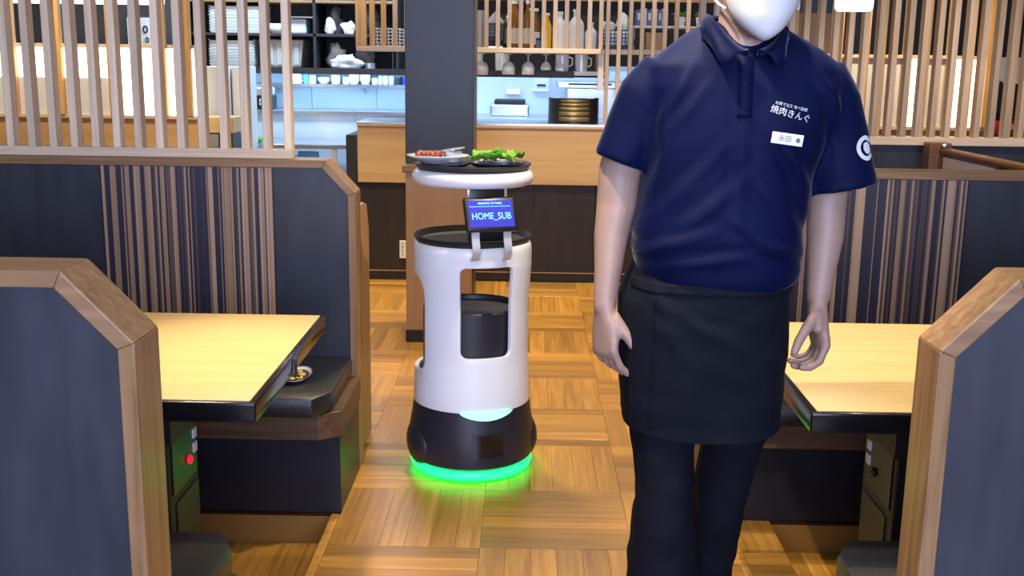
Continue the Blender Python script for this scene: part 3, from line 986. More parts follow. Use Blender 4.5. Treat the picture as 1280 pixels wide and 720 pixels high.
for xa, xb in ((-2.42, -1.42), (-1.418, -0.60)):
    b = MB(); b.box((xa, 8.98, 0.3), (xb, 9.02, 0.974)); b.build('front_panel', M['tile_white'], t)
t = thing('steel_table', (-1.85, 8.5, 0), 'stainless steel kitchen work table with a white leg', 'table')
b = MB(); b.box((-2.30, 8.36, 0.745), (-1.25, 8.90, 0.778), bevel=0.006); b.build('table_top', M['steel'], t)
for x, y in ((-2.27, 8.40), (-1.51, 8.40), (-2.27, 8.86), (-1.28, 8.86)):
    b = MB(); b.box((x, y - 0.018, 0.0), (x + 0.034, y + 0.018, 0.744)); b.build('leg', M['white_paint'], t)
b = MB(); b.box((-2.25, 8.42, 0.25), (-1.30, 8.85, 0.27)); b.build('lower_shelf', M['steel'], t)
b = MB(); b.box((-2.05, 8.45, 0.2705), (-1.72, 8.80, 0.66), bevel=0.01)
tag(b.build('storage_bin', M['deep_blue']), 'dark blue bin under the steel kitchen table', 'bin')
b = MB(); b.box((-1.78, 8.40, 0.2705), (-1.62, 8.44, 0.72), bevel=0.01)
tag(b.build('door_panel', M['blue_glass']), 'blue board standing under the steel kitchen table', 'board')
bag('cloth', (-2.10, 8.45, 0.802), (0.05, 0.05, 0.03), M['plant'], 'green cloth lying on the steel kitchen table', 21.0)
# tall white cabinet corner on the left, with tan box and dark bin before it
b = MB(); b.box((-2.46, 8.05, 0.0), (-2.20, 8.35, 1.36), bevel=0.004)
tag(b.build('tall_cabinet', M['white_paint']), 'tall pale cabinet left of the kitchen, behind the slats', 'cabinet')
b = MB(); b.box((-2.19, 8.10, 0.0), (-2.07, 8.35, 1.36), bevel=0.004)
tag(b.build('side_cabinet', M['crate']), 'narrow cream cabinet beside the tall pale cabinet', 'cabinet')
t = thing('stool', (-2.22, 7.8, 0), 'tan wooden box seat behind the last slats of the left screen', 'seat')
b = MB(); b.box((-2.36, 7.70, 0.90), (-2.08, 7.98, 1.01), bevel=0.004); b.build('top_box', M['counter'], t)
b = MB(); b.box((-2.33, 7.74, 0.0), (-2.10, 7.96, 0.899)); b.build('body', M['pillar'], t)
b = MB(); b.box((-2.29, 7.725, 0.80), (-2.20, 7.7395, 0.89)); b.build('handle', M['steel'], t)

t = thing('coffee_machine', (-2.2, 9.15, 1.0085), 'black machine with pale top at the left end of the kitchen ledge', 'machine')
b = MB(); b.box((-2.30, 9.05, 1.0085), (-2.13, 9.28, 1.12), bevel=0.01); b.build('body', M['black_plastic'], t)
b = MB(); b.box((-2.29, 9.06, 1.1205), (-2.14, 9.27, 1.185), bevel=0.012); b.build('tank', M['tile_white'], t)
b = MB(); b.tube([(-2.215, 9.04, 1.05), (-2.215, 9.03, 1.07), (-2.215, 9.04, 1.09)], 0.008, 8); b.build('handle', M['steel'], t, smooth=True)
# cups on the steel wall shelf
def cup(x, r, h, m, label, taper=0.75, name='cup', y=9.2, z=1.2225, handle=False):
    t_ = thing(name, (x, y, z), label, 'cup' if name == 'cup' else name.replace('_', ' '))
    q = MB(); q.lathe([(0, 0), (r * taper, 0), (r, h * 0.45), (r, h), (r * 0.88, h), (r * 0.85, h * 0.4), (r * taper * 0.8, h * 0.08), (0, h * 0.08)], (x, y, z), 20)
    q.build('body', m, t_, smooth='auto')
    if handle:
        q = MB(); q.tube([(x + r * 0.9, y, z + h * 0.8), (x + r * 1.5, y, z + h * 0.7), (x + r * 1.5, y, z + h * 0.35), (x + r * 0.9, y, z + h * 0.25)], 0.006, 8)
        q.build('handle', m, t_, smooth=True)
    return t_


cup(-1.955, 0.060, 0.078, M['white_poly'], 'white plastic jug on the steel shelf, by the left screen', 0.9, 'jug', handle=True)
cup(-1.860, 0.025, 0.075, M['blue_glass'], 'blue bottle on the steel wall shelf', 0.8, 'bottle')
cup(-1.805, 0.030, 0.070, M['book_pale'], 'grey beaker next to the blue bottle on the steel shelf', 0.9)
cup(-1.712, 0.050, 0.052, M['white_china'], 'wide white bowl on the steel wall shelf', 0.45, 'bowl')
cup(-1.612, 0.040, 0.072, M['foil'], 'clear jar on the steel shelf, next to the white bowl', 0.8, 'jar')
cup(-1.525, 0.030, 0.058, M['white_china'], 'small white cup on the steel shelf after the clear jar', 0.8, handle=True)
cup(-1.458, 0.044, 0.082, M['white_china'], 'large white cup on the steel shelf, first of the tall pair', 0.62)
cup(-1.365, 0.044, 0.082, M['white_china'], 'large white cup on the steel shelf, second of the tall pair', 0.62)
cup(-1.285, 0.024, 0.050, M['white_china'], 'little white pot right after the tall pair of cups', 0.8)
cup(-1.240, 0.016, 0.070, M['white_poly'], 'slim white shaker on the steel shelf', 0.9, 'shaker')
cup(-1.195, 0.024, 0.070, M['foil'], 'clear tumbler on the steel shelf beside the slim shaker', 0.8, 'tumbler')
cup(-1.145, 0.024, 0.070, M['foil'], 'clear tumbler on the steel shelf nearer the pillar', 0.8, 'tumbler')
cup(-1.085, 0.026, 0.062, M['black_plastic'], 'black mug on the steel shelf beside the pillar', 0.95)
cup(-1.030, 0.026, 0.062, M['deep_blue'], 'deep blue mug on the steel shelf, half behind the pillar', 0.95)

# right: kitchen seen between pillar and staff member
t = thing('kitchen_backsplash', (0.2, 8.85, 0.6), 'white panelled kitchen wall seen right of the pillar', 'panel')
for xa, xb in ((-0.60, -0.10), (-0.098, 0.22), (0.222, 1.30)):
    b = MB(); b.box((xa, 8.84, 0.3), (xb, 8.87, 1.36)); b.build('panel', M['tile_white'], t)
b = MB(); b.box((-0.60, 8.00, 0.3), (1.30, 8.83, 0.985)); q = b
t = thing('rear_counter', (0.3, 8.4, 0), 'steel rear counter behind the serving counter', 'counter')
q.build('body', M['tile_white'], t)
b = MB(); b.box((-0.60, 7.98, 0.986), (1.30, 8.835, 1.012), bevel=0.004); b.build('counter_top', M['steel'], t)
t = thing('food_warmer', (-0.14, 8.6, 1.0125), 'low steel appliance with dark lid on the rear counter', 'appliance')
b = MB(); b.box((-0.29, 8.45, 1.0125), (0.01, 8.75, 1.10), bevel=0.012); b.build('body', M['steel'], t)
b = MB(); b.box((-0.26, 8.47, 1.1005), (-0.02, 8.73, 1.135), bevel=0.008); b.build('lid', M['dark_metal'], t)
b = MB(); b.box((-0.07, 8.443, 1.03), (-0.035, 8.4495, 1.085)); b.build('switch_plate', M['white_china'], t)
b = MB(); b.box((-0.18, 8.825, 1.165), (-0.06, 8.839, 1.215), bevel=0.003)
tag(b.build('towel_dispenser', M['steel']), 'flat steel dispenser on the kitchen wall, above the appliance', 'dispenser')
t = thing('switch_box', (0.10, 8.82, 1.2), 'white wall box with a dark slot in the kitchen', 'box')
b = MB(); b.box((0.04, 8.815, 1.19), (0.17, 8.839, 1.33), bevel=0.004); b.build('cover', M['white_paint'], t)
b = MB(); b.box((0.07, 8.808, 1.235), (0.14, 8.8145, 1.25)); b.build('slot', M['dark_metal'], t)
t = thing('range_hood', (0.52, 8.5, 1.2), 'steel canopy above the rear counter, behind the brass pans', 'hood')
b = MB(); b.box((0.22, 8.20, 1.235), (0.95, 8.80, 1.285), bevel=0.006); b.build('canopy', M['steel'], t)
b = MB(); b.box((0.30, 8.30, 1.013), (0.90, 8.80, 1.234)); b.build('body', M['steel'], t)
b = MB(); b.box((0.30, 8.194, 1.26), (0.62, 8.199, 1.272)); b.build('vent_slot', M['dark_metal'], t)
# dark shelf with cups under the hanging shelf
t = thing('cup_shelf', (-0.02, 7.7, 1.34), 'dark shelf with steel jugs under the slatted hanging shelf', 'shelf')
b = MB(); b.box((-0.60, 7.60, 1.318), (0.315, 7.95, 1.362), bevel=0.002); b.build('board', M['counter_dark'], t)
b = MB(); b.box((0.316, 7.60, 1.335), (0.56, 7.95, 1.362), bevel=0.002); b.build('board_end', M['white_paint'], t)
b = MB(); b.box((-0.60, 7.95, 1.318), (0.56, 7.97, 2.6)); b.build('back_panel', M['black_matte'], t)
b = MB(); b.box((0.562, 7.95, 1.40), (1.75, 7.97, 2.6)); b.build('back_panel', M['black_matte'], t)
b = MB(); b.box((-0.60, 7.80, 1.845), (1.75, 7.949, 2.1)); b.build('upper_cupboard', M['counter'], t)
cup(-0.19, 0.045, 0.13, M['white_china'], 'tall white canister under the hanging shelf, near the pillar', 0.98, 'canister', y=7.75, z=1.3625)
cup(-0.37, 0.05, 0.14, M['white_china'], 'tall white canister half behind the pillar', 0.98, 'canister', y=7.75, z=1.3625)
cup(0.235, 0.048, 0.125, M['chrome'], 'steel jug under the hanging shelf, first of two', 0.9, 'jug', y=7.75, z=1.3625, handle=True)
cup(0.370, 0.046, 0.125, M['chrome'], 'steel jug under the hanging shelf, second of two', 0.9, 'jug', y=7.75, z=1.3625, handle=True)
cup(0.512, 0.046, 0.125, M['brass'], 'copper mug at the end of the shelf under the hanging shelf', 0.98, 'mug', y=7.75, z=1.3625)

# stemmed glasses hanging under the shelf
def hanging_glass(x, r, h, label):
    y, z = 7.10, 1.4775
    t_ = thing('stemmed_glass', (x, y, z - h), label, 'glass', 'glasses hanging under the slatted shelf')
    q = MB(); q.lathe([(0.0, -0.002), (0.034, -0.003), (0.030, -0.006), (0.006, -0.012), (0.005, -0.05), (0, -0.05)], (x, y, z), 20)
    q.build('stem', M['glass'], t_, smooth=True)
    q = MB(); q.lathe([(0.005, -0.05), (r * 0.7, -0.065), (r, -0.09), (r * 0.95, -h), (r * 0.88, -h), (r * 0.93, -0.09), (r * 0.6, -0.068), (0, -0.056)], (x, y, z), 20)
    q.build('bowl', M['glass'], t_, smooth=True)


for k, (x, r, h) in enumerate(((-0.302, 0.045, 0.14), (-0.129, 0.043, 0.135), (-0.002, 0.042, 0.135), (0.112, 0.036, 0.105), (0.205, 0.036, 0.105))):
    hanging_glass(x, r, h, ['clear stemmed glass hanging beside the pillar', 'clear stemmed glass hanging second from the pillar',
                            'clear stemmed glass hanging third from the pillar', 'shorter glass hanging fourth from the pillar',
                            'shorter glass hanging fifth from the pillar, before the steel jugs'][k])

# bottles and baskets standing on the hanging shelf
ZS = 1.5085
def bottle(x, r, h, m, label, cap=None, lab=None, y=7.2, neck=0.35):
    t_ = thing('bottle', (x, y, ZS), label, 'bottle')
    q = MB(); q.lathe([(0, 0), (r * 0.96, 0), (r, 0.01), (r, h * 0.58), (r * 0.85, h * 0.68), (r * neck, h * 0.82), (r * neck, h * 0.94), (0, h * 0.94)], (x, y, ZS), 22)
    q.build('body', m, t_, smooth='auto')
    q = MB(); q.lathe([(0, h * 0.93), (r * neck * 1.25, h * 0.93), (r * neck * 1.25, h), (0, h)], (x, y, ZS), 16)
    q.build('cap', cap or m, t_, smooth='auto')
    if lab:
        q = MB(); q.lathe([(r * 1.01, h * 0.1), (r * 1.01, h * 0.42)], (x, y, ZS), 22)
        q.build('bottle_label', lab, t_, smooth=True)


cup(-0.318, 0.045, 0.235, M['grey_poly'], 'tall smoky jug on the hanging shelf beside the pillar', 0.95, 'jug', y=7.2, z=ZS)
bottle(-0.100, 0.058, 0.30, M['amber'], 'big brown bottle with cream label on the hanging shelf', M['white_poly'], M['bottle_label'], neck=0.42)
bottle(-0.010, 0.030, 0.30, M['amber'], 'brown bottle with white cap, second on the hanging shelf', M['white_poly'], M['bottle_label'], y=7.16)
bottle(0.030, 0.042, 0.26, M['amber'], 'brown bottle behind the slats, third on the hanging shelf', M['white_poly'], M['white_paint'], y=7.36, neck=0.6)
bottle(0.112, 0.034, 0.225, M['yellow_liquid'], 'slim bottle of yellow liquid on the hanging shelf', M['white_poly'], neck=0.5)
bottle(0.200, 0.048, 0.235, M['white_poly'], 'white bottle on the hanging shelf, first of the three', M['white_poly'], y=7.22)
bottle(0.305, 0.052, 0.25, M['white_poly'], 'white bottle on the hanging shelf, middle of the three', M['white_poly'], y=7.20)
bottle(0.402, 0.040, 0.17, M['white_poly'], 'short white bottle on the hanging shelf, last of the three', M['white_poly'], y=7.20)
t = thing('sauce_box', (0.025, 7.25, ZS), 'small black box behind the slats on the hanging shelf', 'box')
b = MB(); b.box((0.048, 7.12, ZS), (0.078, 7.25, ZS + 0.055), bevel=0.003); b.build('body', M['black_plastic'], t)
b = MB(); b.box((0.046, 7.118, ZS + 0.0555), (0.08, 7.252, ZS + 0.066), bevel=0.002); b.build('lid', M['black_matte'], t)


def basket(x0, x1, z0, h, m_wire, label, lid=None, y0=7.12, y1=7.36):
    t_ = thing('wire_basket', ((x0 + x1) / 2, (y0 + y1) / 2, z0), label, 'basket')
    q = MB()
    n = max(3, round((x1 - x0) / 0.024))
    for k in range(n + 1):
        x = x0 + (x1 - x0) * k / n
        for y in (y0, y1):
            q.box((x - 0.003, y - 0.003, z0), (x + 0.003, y + 0.003, z0 + h))
    mz = max(3, round(h / 0.022))
    for k in range(mz + 1):
        z = z0 + h * k / mz
        for y in (y0, y1):
            q.box((x0, y - 0.003, z - 0.003), (x1, y + 0.003, z + 0.003))
        for x in (x0, x1):
            q.box((x - 0.003, y0, z - 0.003), (x + 0.003, y1, z + 0.003))
    q.build('mesh_sides', m_wire, t_)
    q = MB(); q.box((x0, y0, z0), (x1, y1, z0 + 0.004)); q.build('basket_floor', m_wire, t_)
    if lid:
        q = MB(); q.box((x0 + 0.01, y0 + 0.02, z0 + h * 0.15), (x1 - 0.01, y1 - 0.02, z0 + h * 0.98), bevel=0.01); q.build('lining', lid, t_)
    return t_


basket(-0.270, -0.172, 1.56, 0.10, M['black_plastic'], 'black wire basket with grey pitched lid beside the brown bottles', M['crate_grey'])
t = thing('basket_riser', (-0.218, 7.24, ZS), 'black block under the small wire basket on the hanging shelf', 'block')
b = MB(); b.box((-0.26, 7.13, ZS), (-0.175, 7.35, 1.5585)); b.build('body', M['black_matte'], t)
b = MB(); b.box((-0.265, 7.128, ZS), (-0.17, 7.13, ZS + 0.01)); b.build('trim', M['steel'], t)
b = MB(); b.prism([(-0.275, 1.662), (-0.16, 1.662), (-0.16, 1.675), (-0.218, 1.735), (-0.275, 1.675)], 7.12, 7.36, 'Y', bevel=0.003)
tag(b.build('pitched_lid', M['crate_grey']), 'grey pitched lid resting on the small wire basket', 'lid')
basket(0.455, 0.665, 1.512, 0.115, M['black_plastic'], 'long black wire basket with white towels on the hanging shelf', M['white_poly'])
bag('towel', (0.505, 7.24, 1.655), (0.045, 0.07, 0.03), M['white_poly'], 'white towel heaped on the long wire basket', 31.0)
bag('towel', (0.612, 7.24, 1.685), (0.036, 0.07, 0.06), M['white_poly'], 'taller white towel heap at the end of the wire basket', 34.5)
basket(-1.00, -0.83, ZS + 0.002, 0.11, M['white_poly'], 'white wire basket behind the slats left of the pillar', M['black_matte'])
b = MB(); b.box((0.76, 7.20, ZS), (0.88, 7.40, 1.62), bevel=0.003)
tag(b.build('cardboard_box', M['cardboard']), 'brown cardboard box on the hanging shelf near the staff member', 'box')
b = MB(); b.tube([(0.70 + 0.022 * math.cos(a), 7.16, 1.555 + 0.045 * math.sin(a)) for a in [k * PI / 8 for k in range(17)]], 0.004, 6, round_ends=False)
tag(b.build('cable_loop', M['black_plastic'], smooth=True), 'black cable loop beside the brown cardboard box', 'cable')
# second tier with books
t = thing('upper_board', (0.6, 7.4, 1.665), 'thin pale board carrying binders above the cardboard box', 'shelf')
b = MB(); b.box((0.68, 7.25, 1.650), (1.22, 7.45, 1.664), bevel=0.002); b.build('board', M['white_paint'], t)
for x in (0.69, 1.20):
    b = MB(); b.box((x, 7.41, 1.5085), (x + 0.014, 7.43, 1.6495)); b.build('support', M['white_paint'], t)
xs = 0.70
for k, (w, c, lb) in enumerate(((0.03, 'book_blue', 'first blue binder'), (0.035, 'book_pale', 'first pale binder'), (0.03, 'book_blue', 'second blue binder'),
                                (0.035, 'book_pale', 'second pale binder'), (0.025, 'book_blue', 'third blue binder'), (0.04, 'book_pale', 'third pale binder'))):
    t = thing('binder', (xs + w / 2, 7.34, 1.6645), lb + ' from the pillar on the thin pale board', 'binder')
    b = MB(); b.box((xs + 0.001, 7.27, 1.6645), (xs + w - 0.001, 7.42, 1.6645 + 0.10 + 0.01 * (k % 2)), bevel=0.002); b.build('cover', M[c], t)
    b = MB(); b.box((xs + 0.006, 7.2685, 1.70), (xs + w - 0.006, 7.2698, 1.745)); b.build('spine_label', M['tag_white'], t)
    xs += w + 0.002


def leafy(x, y, z, r, n, label, seed):
    rnd = random.Random(seed)
    t_ = thing('potted_plant', (x, y, z), label, 'plant')
    q = MB(); q.lathe([(0, 0), (0.03, 0), (0.04, 0.06), (0.034, 0.06), (0, 0.05)], (x, y, z), 16); q.build('pot', M['white_china'], t_, smooth='auto')
    for k in range(n):
        a = rnd.uniform(0, 2 * PI)
        up = rnd.uniform(0.3, 1.0)
        d = Vector((math.cos(a), math.sin(a), up)).normalized()
        p0 = Vector((x, y, z + 0.055)); p1 = p0 + d * r * rnd.uniform(0.6, 1.0)
        s = d.cross(Vector((0, 0, 1))).normalized() * r * 0.16
        mid = (p0 + p1) / 2 + Vector((0, 0, r * 0.1))
        q = MB()
        vs = [q.bm.verts.new(p) for p in (p0, mid - s, p1, mid + s)]
        vt = [q.bm.verts.new(p + Vector((0, 0, 0.003))) for p in (p0, mid - s, p1, mid + s)]
        q.bm.faces.new(vs); q.bm.faces.new(list(reversed(vt)))
        for i in range(4):
            q.bm.faces.new((vs[i], vt[i], vt[(i + 1) % 4], vs[(i + 1) % 4]))
        bmesh.ops.recalc_face_normals(q.bm, faces=q.bm.faces[:])
        q.build('leaf', M['plant'], t_)


leafy(0.985, 7.3, 1.6645, 0.075, 26, 'small green potted plant behind the slats beside the staff collar', 4)
leafy(1.13, 7.32, 1.6645, 0.07, 20, 'second green potted plant behind the slats, closer to the face mask', 9)
leafy(1.90, 7.95, 1.37, 0.10, 18, 'green potted plant on the ledge under the pendant lamp', 12)
t = thing('plant_ledge', (1.8, 8.0, 1.3), 'dark ledge with items below the pendant lamp, behind slats', 'shelf')
b = MB(); b.box((1.40, 7.75, 1.33), (2.30, 8.2, 1.3695)); b.build('board', M['dark_metal'], t)
b = MB(); b.box((1.40, 8.15, 1.3696), (2.30, 8.2, 1.80)); b.build('back_board', M['block'], t)

# stack of brass pans in a black holder on the counter
t = thing('pan_holder', (0.302, 7.25, 1.0345), 'black open holder around the brass pans on the counter', 'holder')
for s in (-1, 1):
    q = MB()
    pts = []
    for k in range(9):
        a = math.radians(-58 if s < 0 else 58) * 1.0 + s * math.radians(64) * (k / 8)
        a = s * math.radians(40 + 75 * k / 8)
        pts.append((0.302 + 0.166 * math.sin(a), 7.26 - 0.166 * math.cos(a)))
    inner = [(0.302 + (x - 0.302) * 0.955, 7.26 + (y - 7.26) * 0.955) for x, y in reversed(pts)]
    q.prism(pts + inner, 1.0350, 1.195, 'Z')
    q.build('side_wall', M['black_plastic'], t)
b = MB(); b.lathe([(0, 0), (0.166, 0), (0.166, 0.012), (0, 0.012)], (0.302, 7.26, 1.0345), 36); b.build('holder_base', M['black_plastic'], t)
zc = 1.0470
pan = None
for k in range(5):
    h = (0.036, 0.034, 0.028, 0.024, 0.020)[k]
    r = 0.156 - 0.003 * k
    t = thing('brass_pan', (0.302, 7.26, zc), ['lowest', 'second lowest', 'middle', 'second highest', 'topmost'][k] + ' brass pan of the stack on the kitchen counter', 'pan', 'brass pans on the counter')
    b = MB(); b.lathe([(0, 0), (r * 0.95, 0), (r, h * 0.72), (r * 0.985, h * 0.8), (0, h * 0.8)], (0.302, 7.26, zc), 40); b.build('body', M['brass'], t, smooth='auto')
    b = MB(); b.lathe([(r * 0.9, h * 0.81), (r * 0.99, h * 0.81), (r * 0.99, h * 0.97), (r * 0.9, h * 0.97)], (0.302, 7.26, zc), 40, closed=True); b.build('rim', M['black_plastic'], t, smooth='auto')
    zc += h

# ================================================================== SERVING ROBOT
RX, RY, RZ = -0.184, 3.70, math.radians(18)
robot = thing('serving_robot', (0, 0, 0), 'white and black serving robot with screen and trays in the aisle', 'robot')


def rp(name, mb, m, smooth='auto', parent=None):
    o = mb.build(name, m, None, smooth)
    o.parent = parent or robot
    return o


# base
b = MB()
prof = [(0, 0.045), (0.205, 0.045), (0.218, 0.055), (0.222, 0.10), (0.220, 0.16), (0.211, 0.21), (0.206, 0.252), (0.195, 0.256), (0, 0.256)]
b.lathe(prof, (0, 0, 0), 72)
base = rp('base', b, M['robot_dark'])
for s in (-1, 1):
    b = MB()
    b.ball((s * 0.185, -0.01, 0.105), (0.050, 0.105, 0.085), 28)
    rp('wheel_cover', b, M['robot_dark'], True, base)
# sensor window
b = MB()
rows = []
for z in (0.098, 0.178):
    rows.append([((0.2245) * math.sin(a), -(0.2245) * math.cos(a), z) for a in [math.radians(-14 + 28 * k / 10) for k in range(11)]])
b.loft(rows, cap=False, close=False)
o = rp('sensor_window', b, M['black_edge'], True, base)
# ground light ring
b = MB()
b.lathe([(0.17, 0.012), (0.212, 0.012), (0.217, 0.028), (0.212, 0.044), (0.17, 0.044)], (0, 0, 0), 72, closed=True)
rp('ground_light_ring', b, M['green_led'], True)
b = MB(); b.lathe([(0, 0.0005), (0.165, 0.0005), (0.165, 0.044), (0, 0.044)], (0, 0, 0), 40)
rp('undercarriage', b, M['black_matte'])
# front light crescent
b = MB()
up, lo = [], []
for k in range(21):
    a = math.radians(-26 + 52 * k / 20)
    dz = 0.026 * max(0.0, math.cos((k / 10 - 1) * PI / 2)) ** 0.7
    for L, z in ((up, 0.254), (lo, 0.254 - dz - 0.001)):
        L.append((0.214 * math.sin(a), -0.214 * math.cos(a), z))
b.loft([up, lo], cap=False, close=False)
rp('light_crescent', b, M['green_core'], True)

# shell: ring, window panel and lower band in one surface
R0 = 0.202
TH0, THF = 70.0, 84.0           # half angle of the front panel, and where its fillet meets the rings
Z_B, Z_B1, Z_W0, Z_W1, Z_T0, Z_T = 0.250, 0.372, 0.440, 0.752, 0.705, 0.818
WIN = 27.0
RC = 0.022
RCA = math.degrees(RC / R0)
zs = [Z_B, 0.262, 0.29, 0.32, 0.35]
FZ = (Z_B1, Z_B1 + 0.040)
zs += [FZ[0] + (FZ[1] - FZ[0]) * (1 - math.cos(k / 8 * PI / 2)) for k in range(9)]
zs += [Z_W0 + RC * (1 - math.cos(k / 6 * PI / 2)) for k in range(7)]
zs += [0.50, 0.54, 0.58, 0.62]
FT = (0.645, Z_T0)
zs += [FT[0] + (FT[1] - FT[0]) * math.sin(k / 9 * PI / 2) for k in range(10)]
zs += [Z_W1 - RC * (1 - math.cos(k / 6 * PI / 2)) for k in range(6, -1, -1)]
zs += [0.77, 0.79, 0.803, 0.813, Z_T]
zs = sorted({round(z, 5) for z in zs})


def radius(z):
    if z > 0.79:
        u = (z - 0.79) / (Z_T - 0.79)
        return R0 + 0.004 - 0.012 * (1 - math.sqrt(max(0, 1 - u * u)))
    if z > 0.62:
        u = min(1, (z - 0.62) / 0.12)
        return R0 - 0.004 + 0.008 * u
    if z < 0.42:
        u = min(1, (0.42 - z) / 0.12)
        return R0 - 0.004 + 0.008 * u
    return R0 - 0.004


def theta_l(z):
    """half angle of the front panel at height z (None = full ring)"""
    if z <= FZ[0] + 1e-4 or z >= FT[1] - 1e-4:
        return THF
    if z < FZ[1]:
        u = (z - FZ[0]) / (FZ[1] - FZ[0])
        return THF - (THF - TH0) * math.sqrt(max(0, 1 - (1 - u) ** 2))
    if z > FT[0]:
        u = (FT[1] - z) / (FT[1] - FT[0])
        return THF - (THF - TH0) * math.sqrt(max(0, 1 - (1 - u) ** 2))
    return TH0


def win(z):
    if z < Z_W0 + RC:
        u = (Z_W0 + RC - z) / RC
        return WIN - RCA * (1 - math.sqrt(max(0, 1 - u * u)))
    if z > Z_W1 - RC:
        u = (z - Z_W1 + RC) / RC
        return WIN - RCA * (1 - math.sqrt(max(0, 1 - u * u)))
    return WIN


b = MB()
cache = {}


def vat(th, z):
    key = (round(th, 3), z)
    if key not in cache:
        a = math.radians(th)
        r = radius(z)
        cache[key] = b.bm.verts.new((r * math.sin(a), -r * math.cos(a), z))
    return cache[key]


def span(t0, t1, n):
    return [t0 + (t1 - t0) * k / n for k in range(n + 1)]


def segments(z):
    tl = theta_l(z)
    w = win(min(max(z, Z_W0), Z_W1))
    return {'L': span(-tl, -w, 8), 'M': span(-w, w, 12), 'R': span(w, tl, 8), 'B': span(THF, 360 - THF, 32)}


for z0, z1 in zip(zs, zs[1:]):
    s0, s1 = segments(z0), segments(z1)
    names = ['L', 'R']
    zm = (z0 + z1) / 2
    if not (Z_W0 < zm < Z_W1):
        names.append('M')
    if zm < FZ[0] or zm > FT[1]:
        names.append('B')
    for nm in names:
        A, B = s0[nm], s1[nm]
        for i in range(len(A) - 1):
            def norm(t):
                return t - 360 if t > 180.0001 else t
            q = [vat(norm(A[i]), z0), vat(norm(A[i + 1]), z0), vat(norm(B[i + 1]), z1), vat(norm(B[i]), z1)]
            if len(set(q)) == 4:
                b.bm.faces.new(q)
bmesh.ops.remove_doubles(b.bm, verts=b.bm.verts[:], dist=1e-5)
bmesh.ops.recalc_face_normals(b.bm, faces=b.bm.faces[:])
shell = rp('shell', b, M['robot_white'], True)
md = shell.modifiers.new('thick', 'SOLIDIFY')
md.thickness = 0.016
md.offset = -1
md = shell.modifiers.new('bev', 'BEVEL')
md.width = 0.004
md.segments = 3
md.limit_method = 'ANGLE'
md.angle_limit = math.radians(50)
# inner drum
b = MB()
b.lathe([(0, 0.257), (0.172, 0.257), (0.172, 0.585), (0.166, 0.590), (0.160, 0.585), (0.158, 0.572), (0, 0.572)], (0, 0, 0), 64)
rp('drum', b, M['robot_dark'])
# middle tray
b = MB()
b.lathe([(0, 0.806), (0.185, 0.806), (0.1935, 0.812), (0.2035, 0.836), (0.2005, 0.839), (0.190, 0.822), (0.186, 0.816), (0, 0.816)], (0, 0, 0), 72)
mt = rp('middle_tray', b, M['tray_black'])
b = MB(); b.lathe([(0, 0.8195), (0.182, 0.8195), (0.182, 0.8165), (0, 0.8165)], (0, 0, 0), 56); rp('tray_mat', b, M['tray_floor'], 'auto', mt)
# top shelf
b = MB()
prof = [(0, 1.012), (0.150, 1.012)]
for k in range(13):
    a = -PI / 2 + PI * k / 12
    prof.append((0.181 + 0.027 * math.cos(a), 1.037 + 0.026 * math.sin(a)))
prof += [(0.178, 1.063), (0, 1.063)]
b.lathe(prof, (0, 0, 0), 80)
rp('top_shelf', b, M['robot_white'])
b = MB()
b.lathe([(0, 1.0635), (0.186, 1.0635), (0.200, 1.082), (0.1975, 1.084), (0.184, 1.069), (0, 1.069)], (0, 0, 0), 72)
rp('top_tray', b, M['tray_black'])
# support spine and screen
b = MB(); b.box((-0.060, -0.180, 0.838), (0.060, -0.160, 1.011), bevel=0.004)
rp('spine', b, M['black_plastic'])
TM = Matrix.Translation((0.004, -0.206, 0.930)) @ Matrix.Rotation(math.radians(-30), 4, 'X')
b = MB(); b.box((-0.087, -0.010, -0.058), (0.087, 0.012, 0.060), bevel=0.006, mtx=TM, seg=3)
disp = rp('display', b, M['black_plastic'])
b = MB(); b.box((-0.075, -0.0112, -0.046), (0.075, -0.0102, 0.047), mtx=TM); rp('screen_face', b, M['screen'], False, disp)
b = MB(); b.box((-0.071, -0.0119, 0.0245), (0.068, -0.0113, 0.0272), mtx=TM); rp('screen_rule', b, M['screen_line'], False, disp)
for body, size, z, bold, nm in (('HOME_SUB', 0.0265, -0.009, 0.0, 'screen_text'), ('BRINGING TO TABLE', 0.0085, 0.0365, 0.0002, 'screen_heading')):
    tm = text_verts(body, size, 0.0, bold)
    b = MB()
    b.bm.from_mesh(tm)
    for v in b.bm.verts:
        v.co = TM @ Vector((v.co.x, -0.0124, v.co.y * (1.25 if nm == 'screen_text' else 1.0) + z))
    rp(nm, b, M['screen_cyan'], False, disp)
# bracket straps
for x in (-0.052, 0.056):
    b = MB()
    b.box((x - 0.013, -0.176, 0.985), (x + 0.013, -0.168, 1.0115), bevel=0.001)
    rp('upper_bracket', b, M['chrome'])
    path = [(-0.232, 0.884), (-0.230, 0.868), (-0.233, 0.852), (-0.240, 0.836), (-0.243, 0.820), (-0.241, 0.804), (-0.233, 0.790), (-0.220, 0.782), (-0.204, 0.780)]
    b = MB()
    t_ = 0.005
    outer, inner = [], []
    for i, (y, z) in enumerate(path):
        y0, z0 = path[max(0, i - 1)]
        y1, z1 = path[min(len(path) - 1, i + 1)]
        d = Vector((y1 - y0, z1 - z0)).normalized()
        nrm = Vector((-d.y, d.x))
        outer.append((y, z))
        inner.append((y + nrm.x * t_, z + nrm.y * t_))
    b.prism(outer + list(reversed(inner)), x - 0.013, x + 0.013, 'X')
    rp('lower_bracket', b, M['chrome'], 'auto')
robot.location = (RX, RY, 0)
robot.rotation_euler.z = RZ

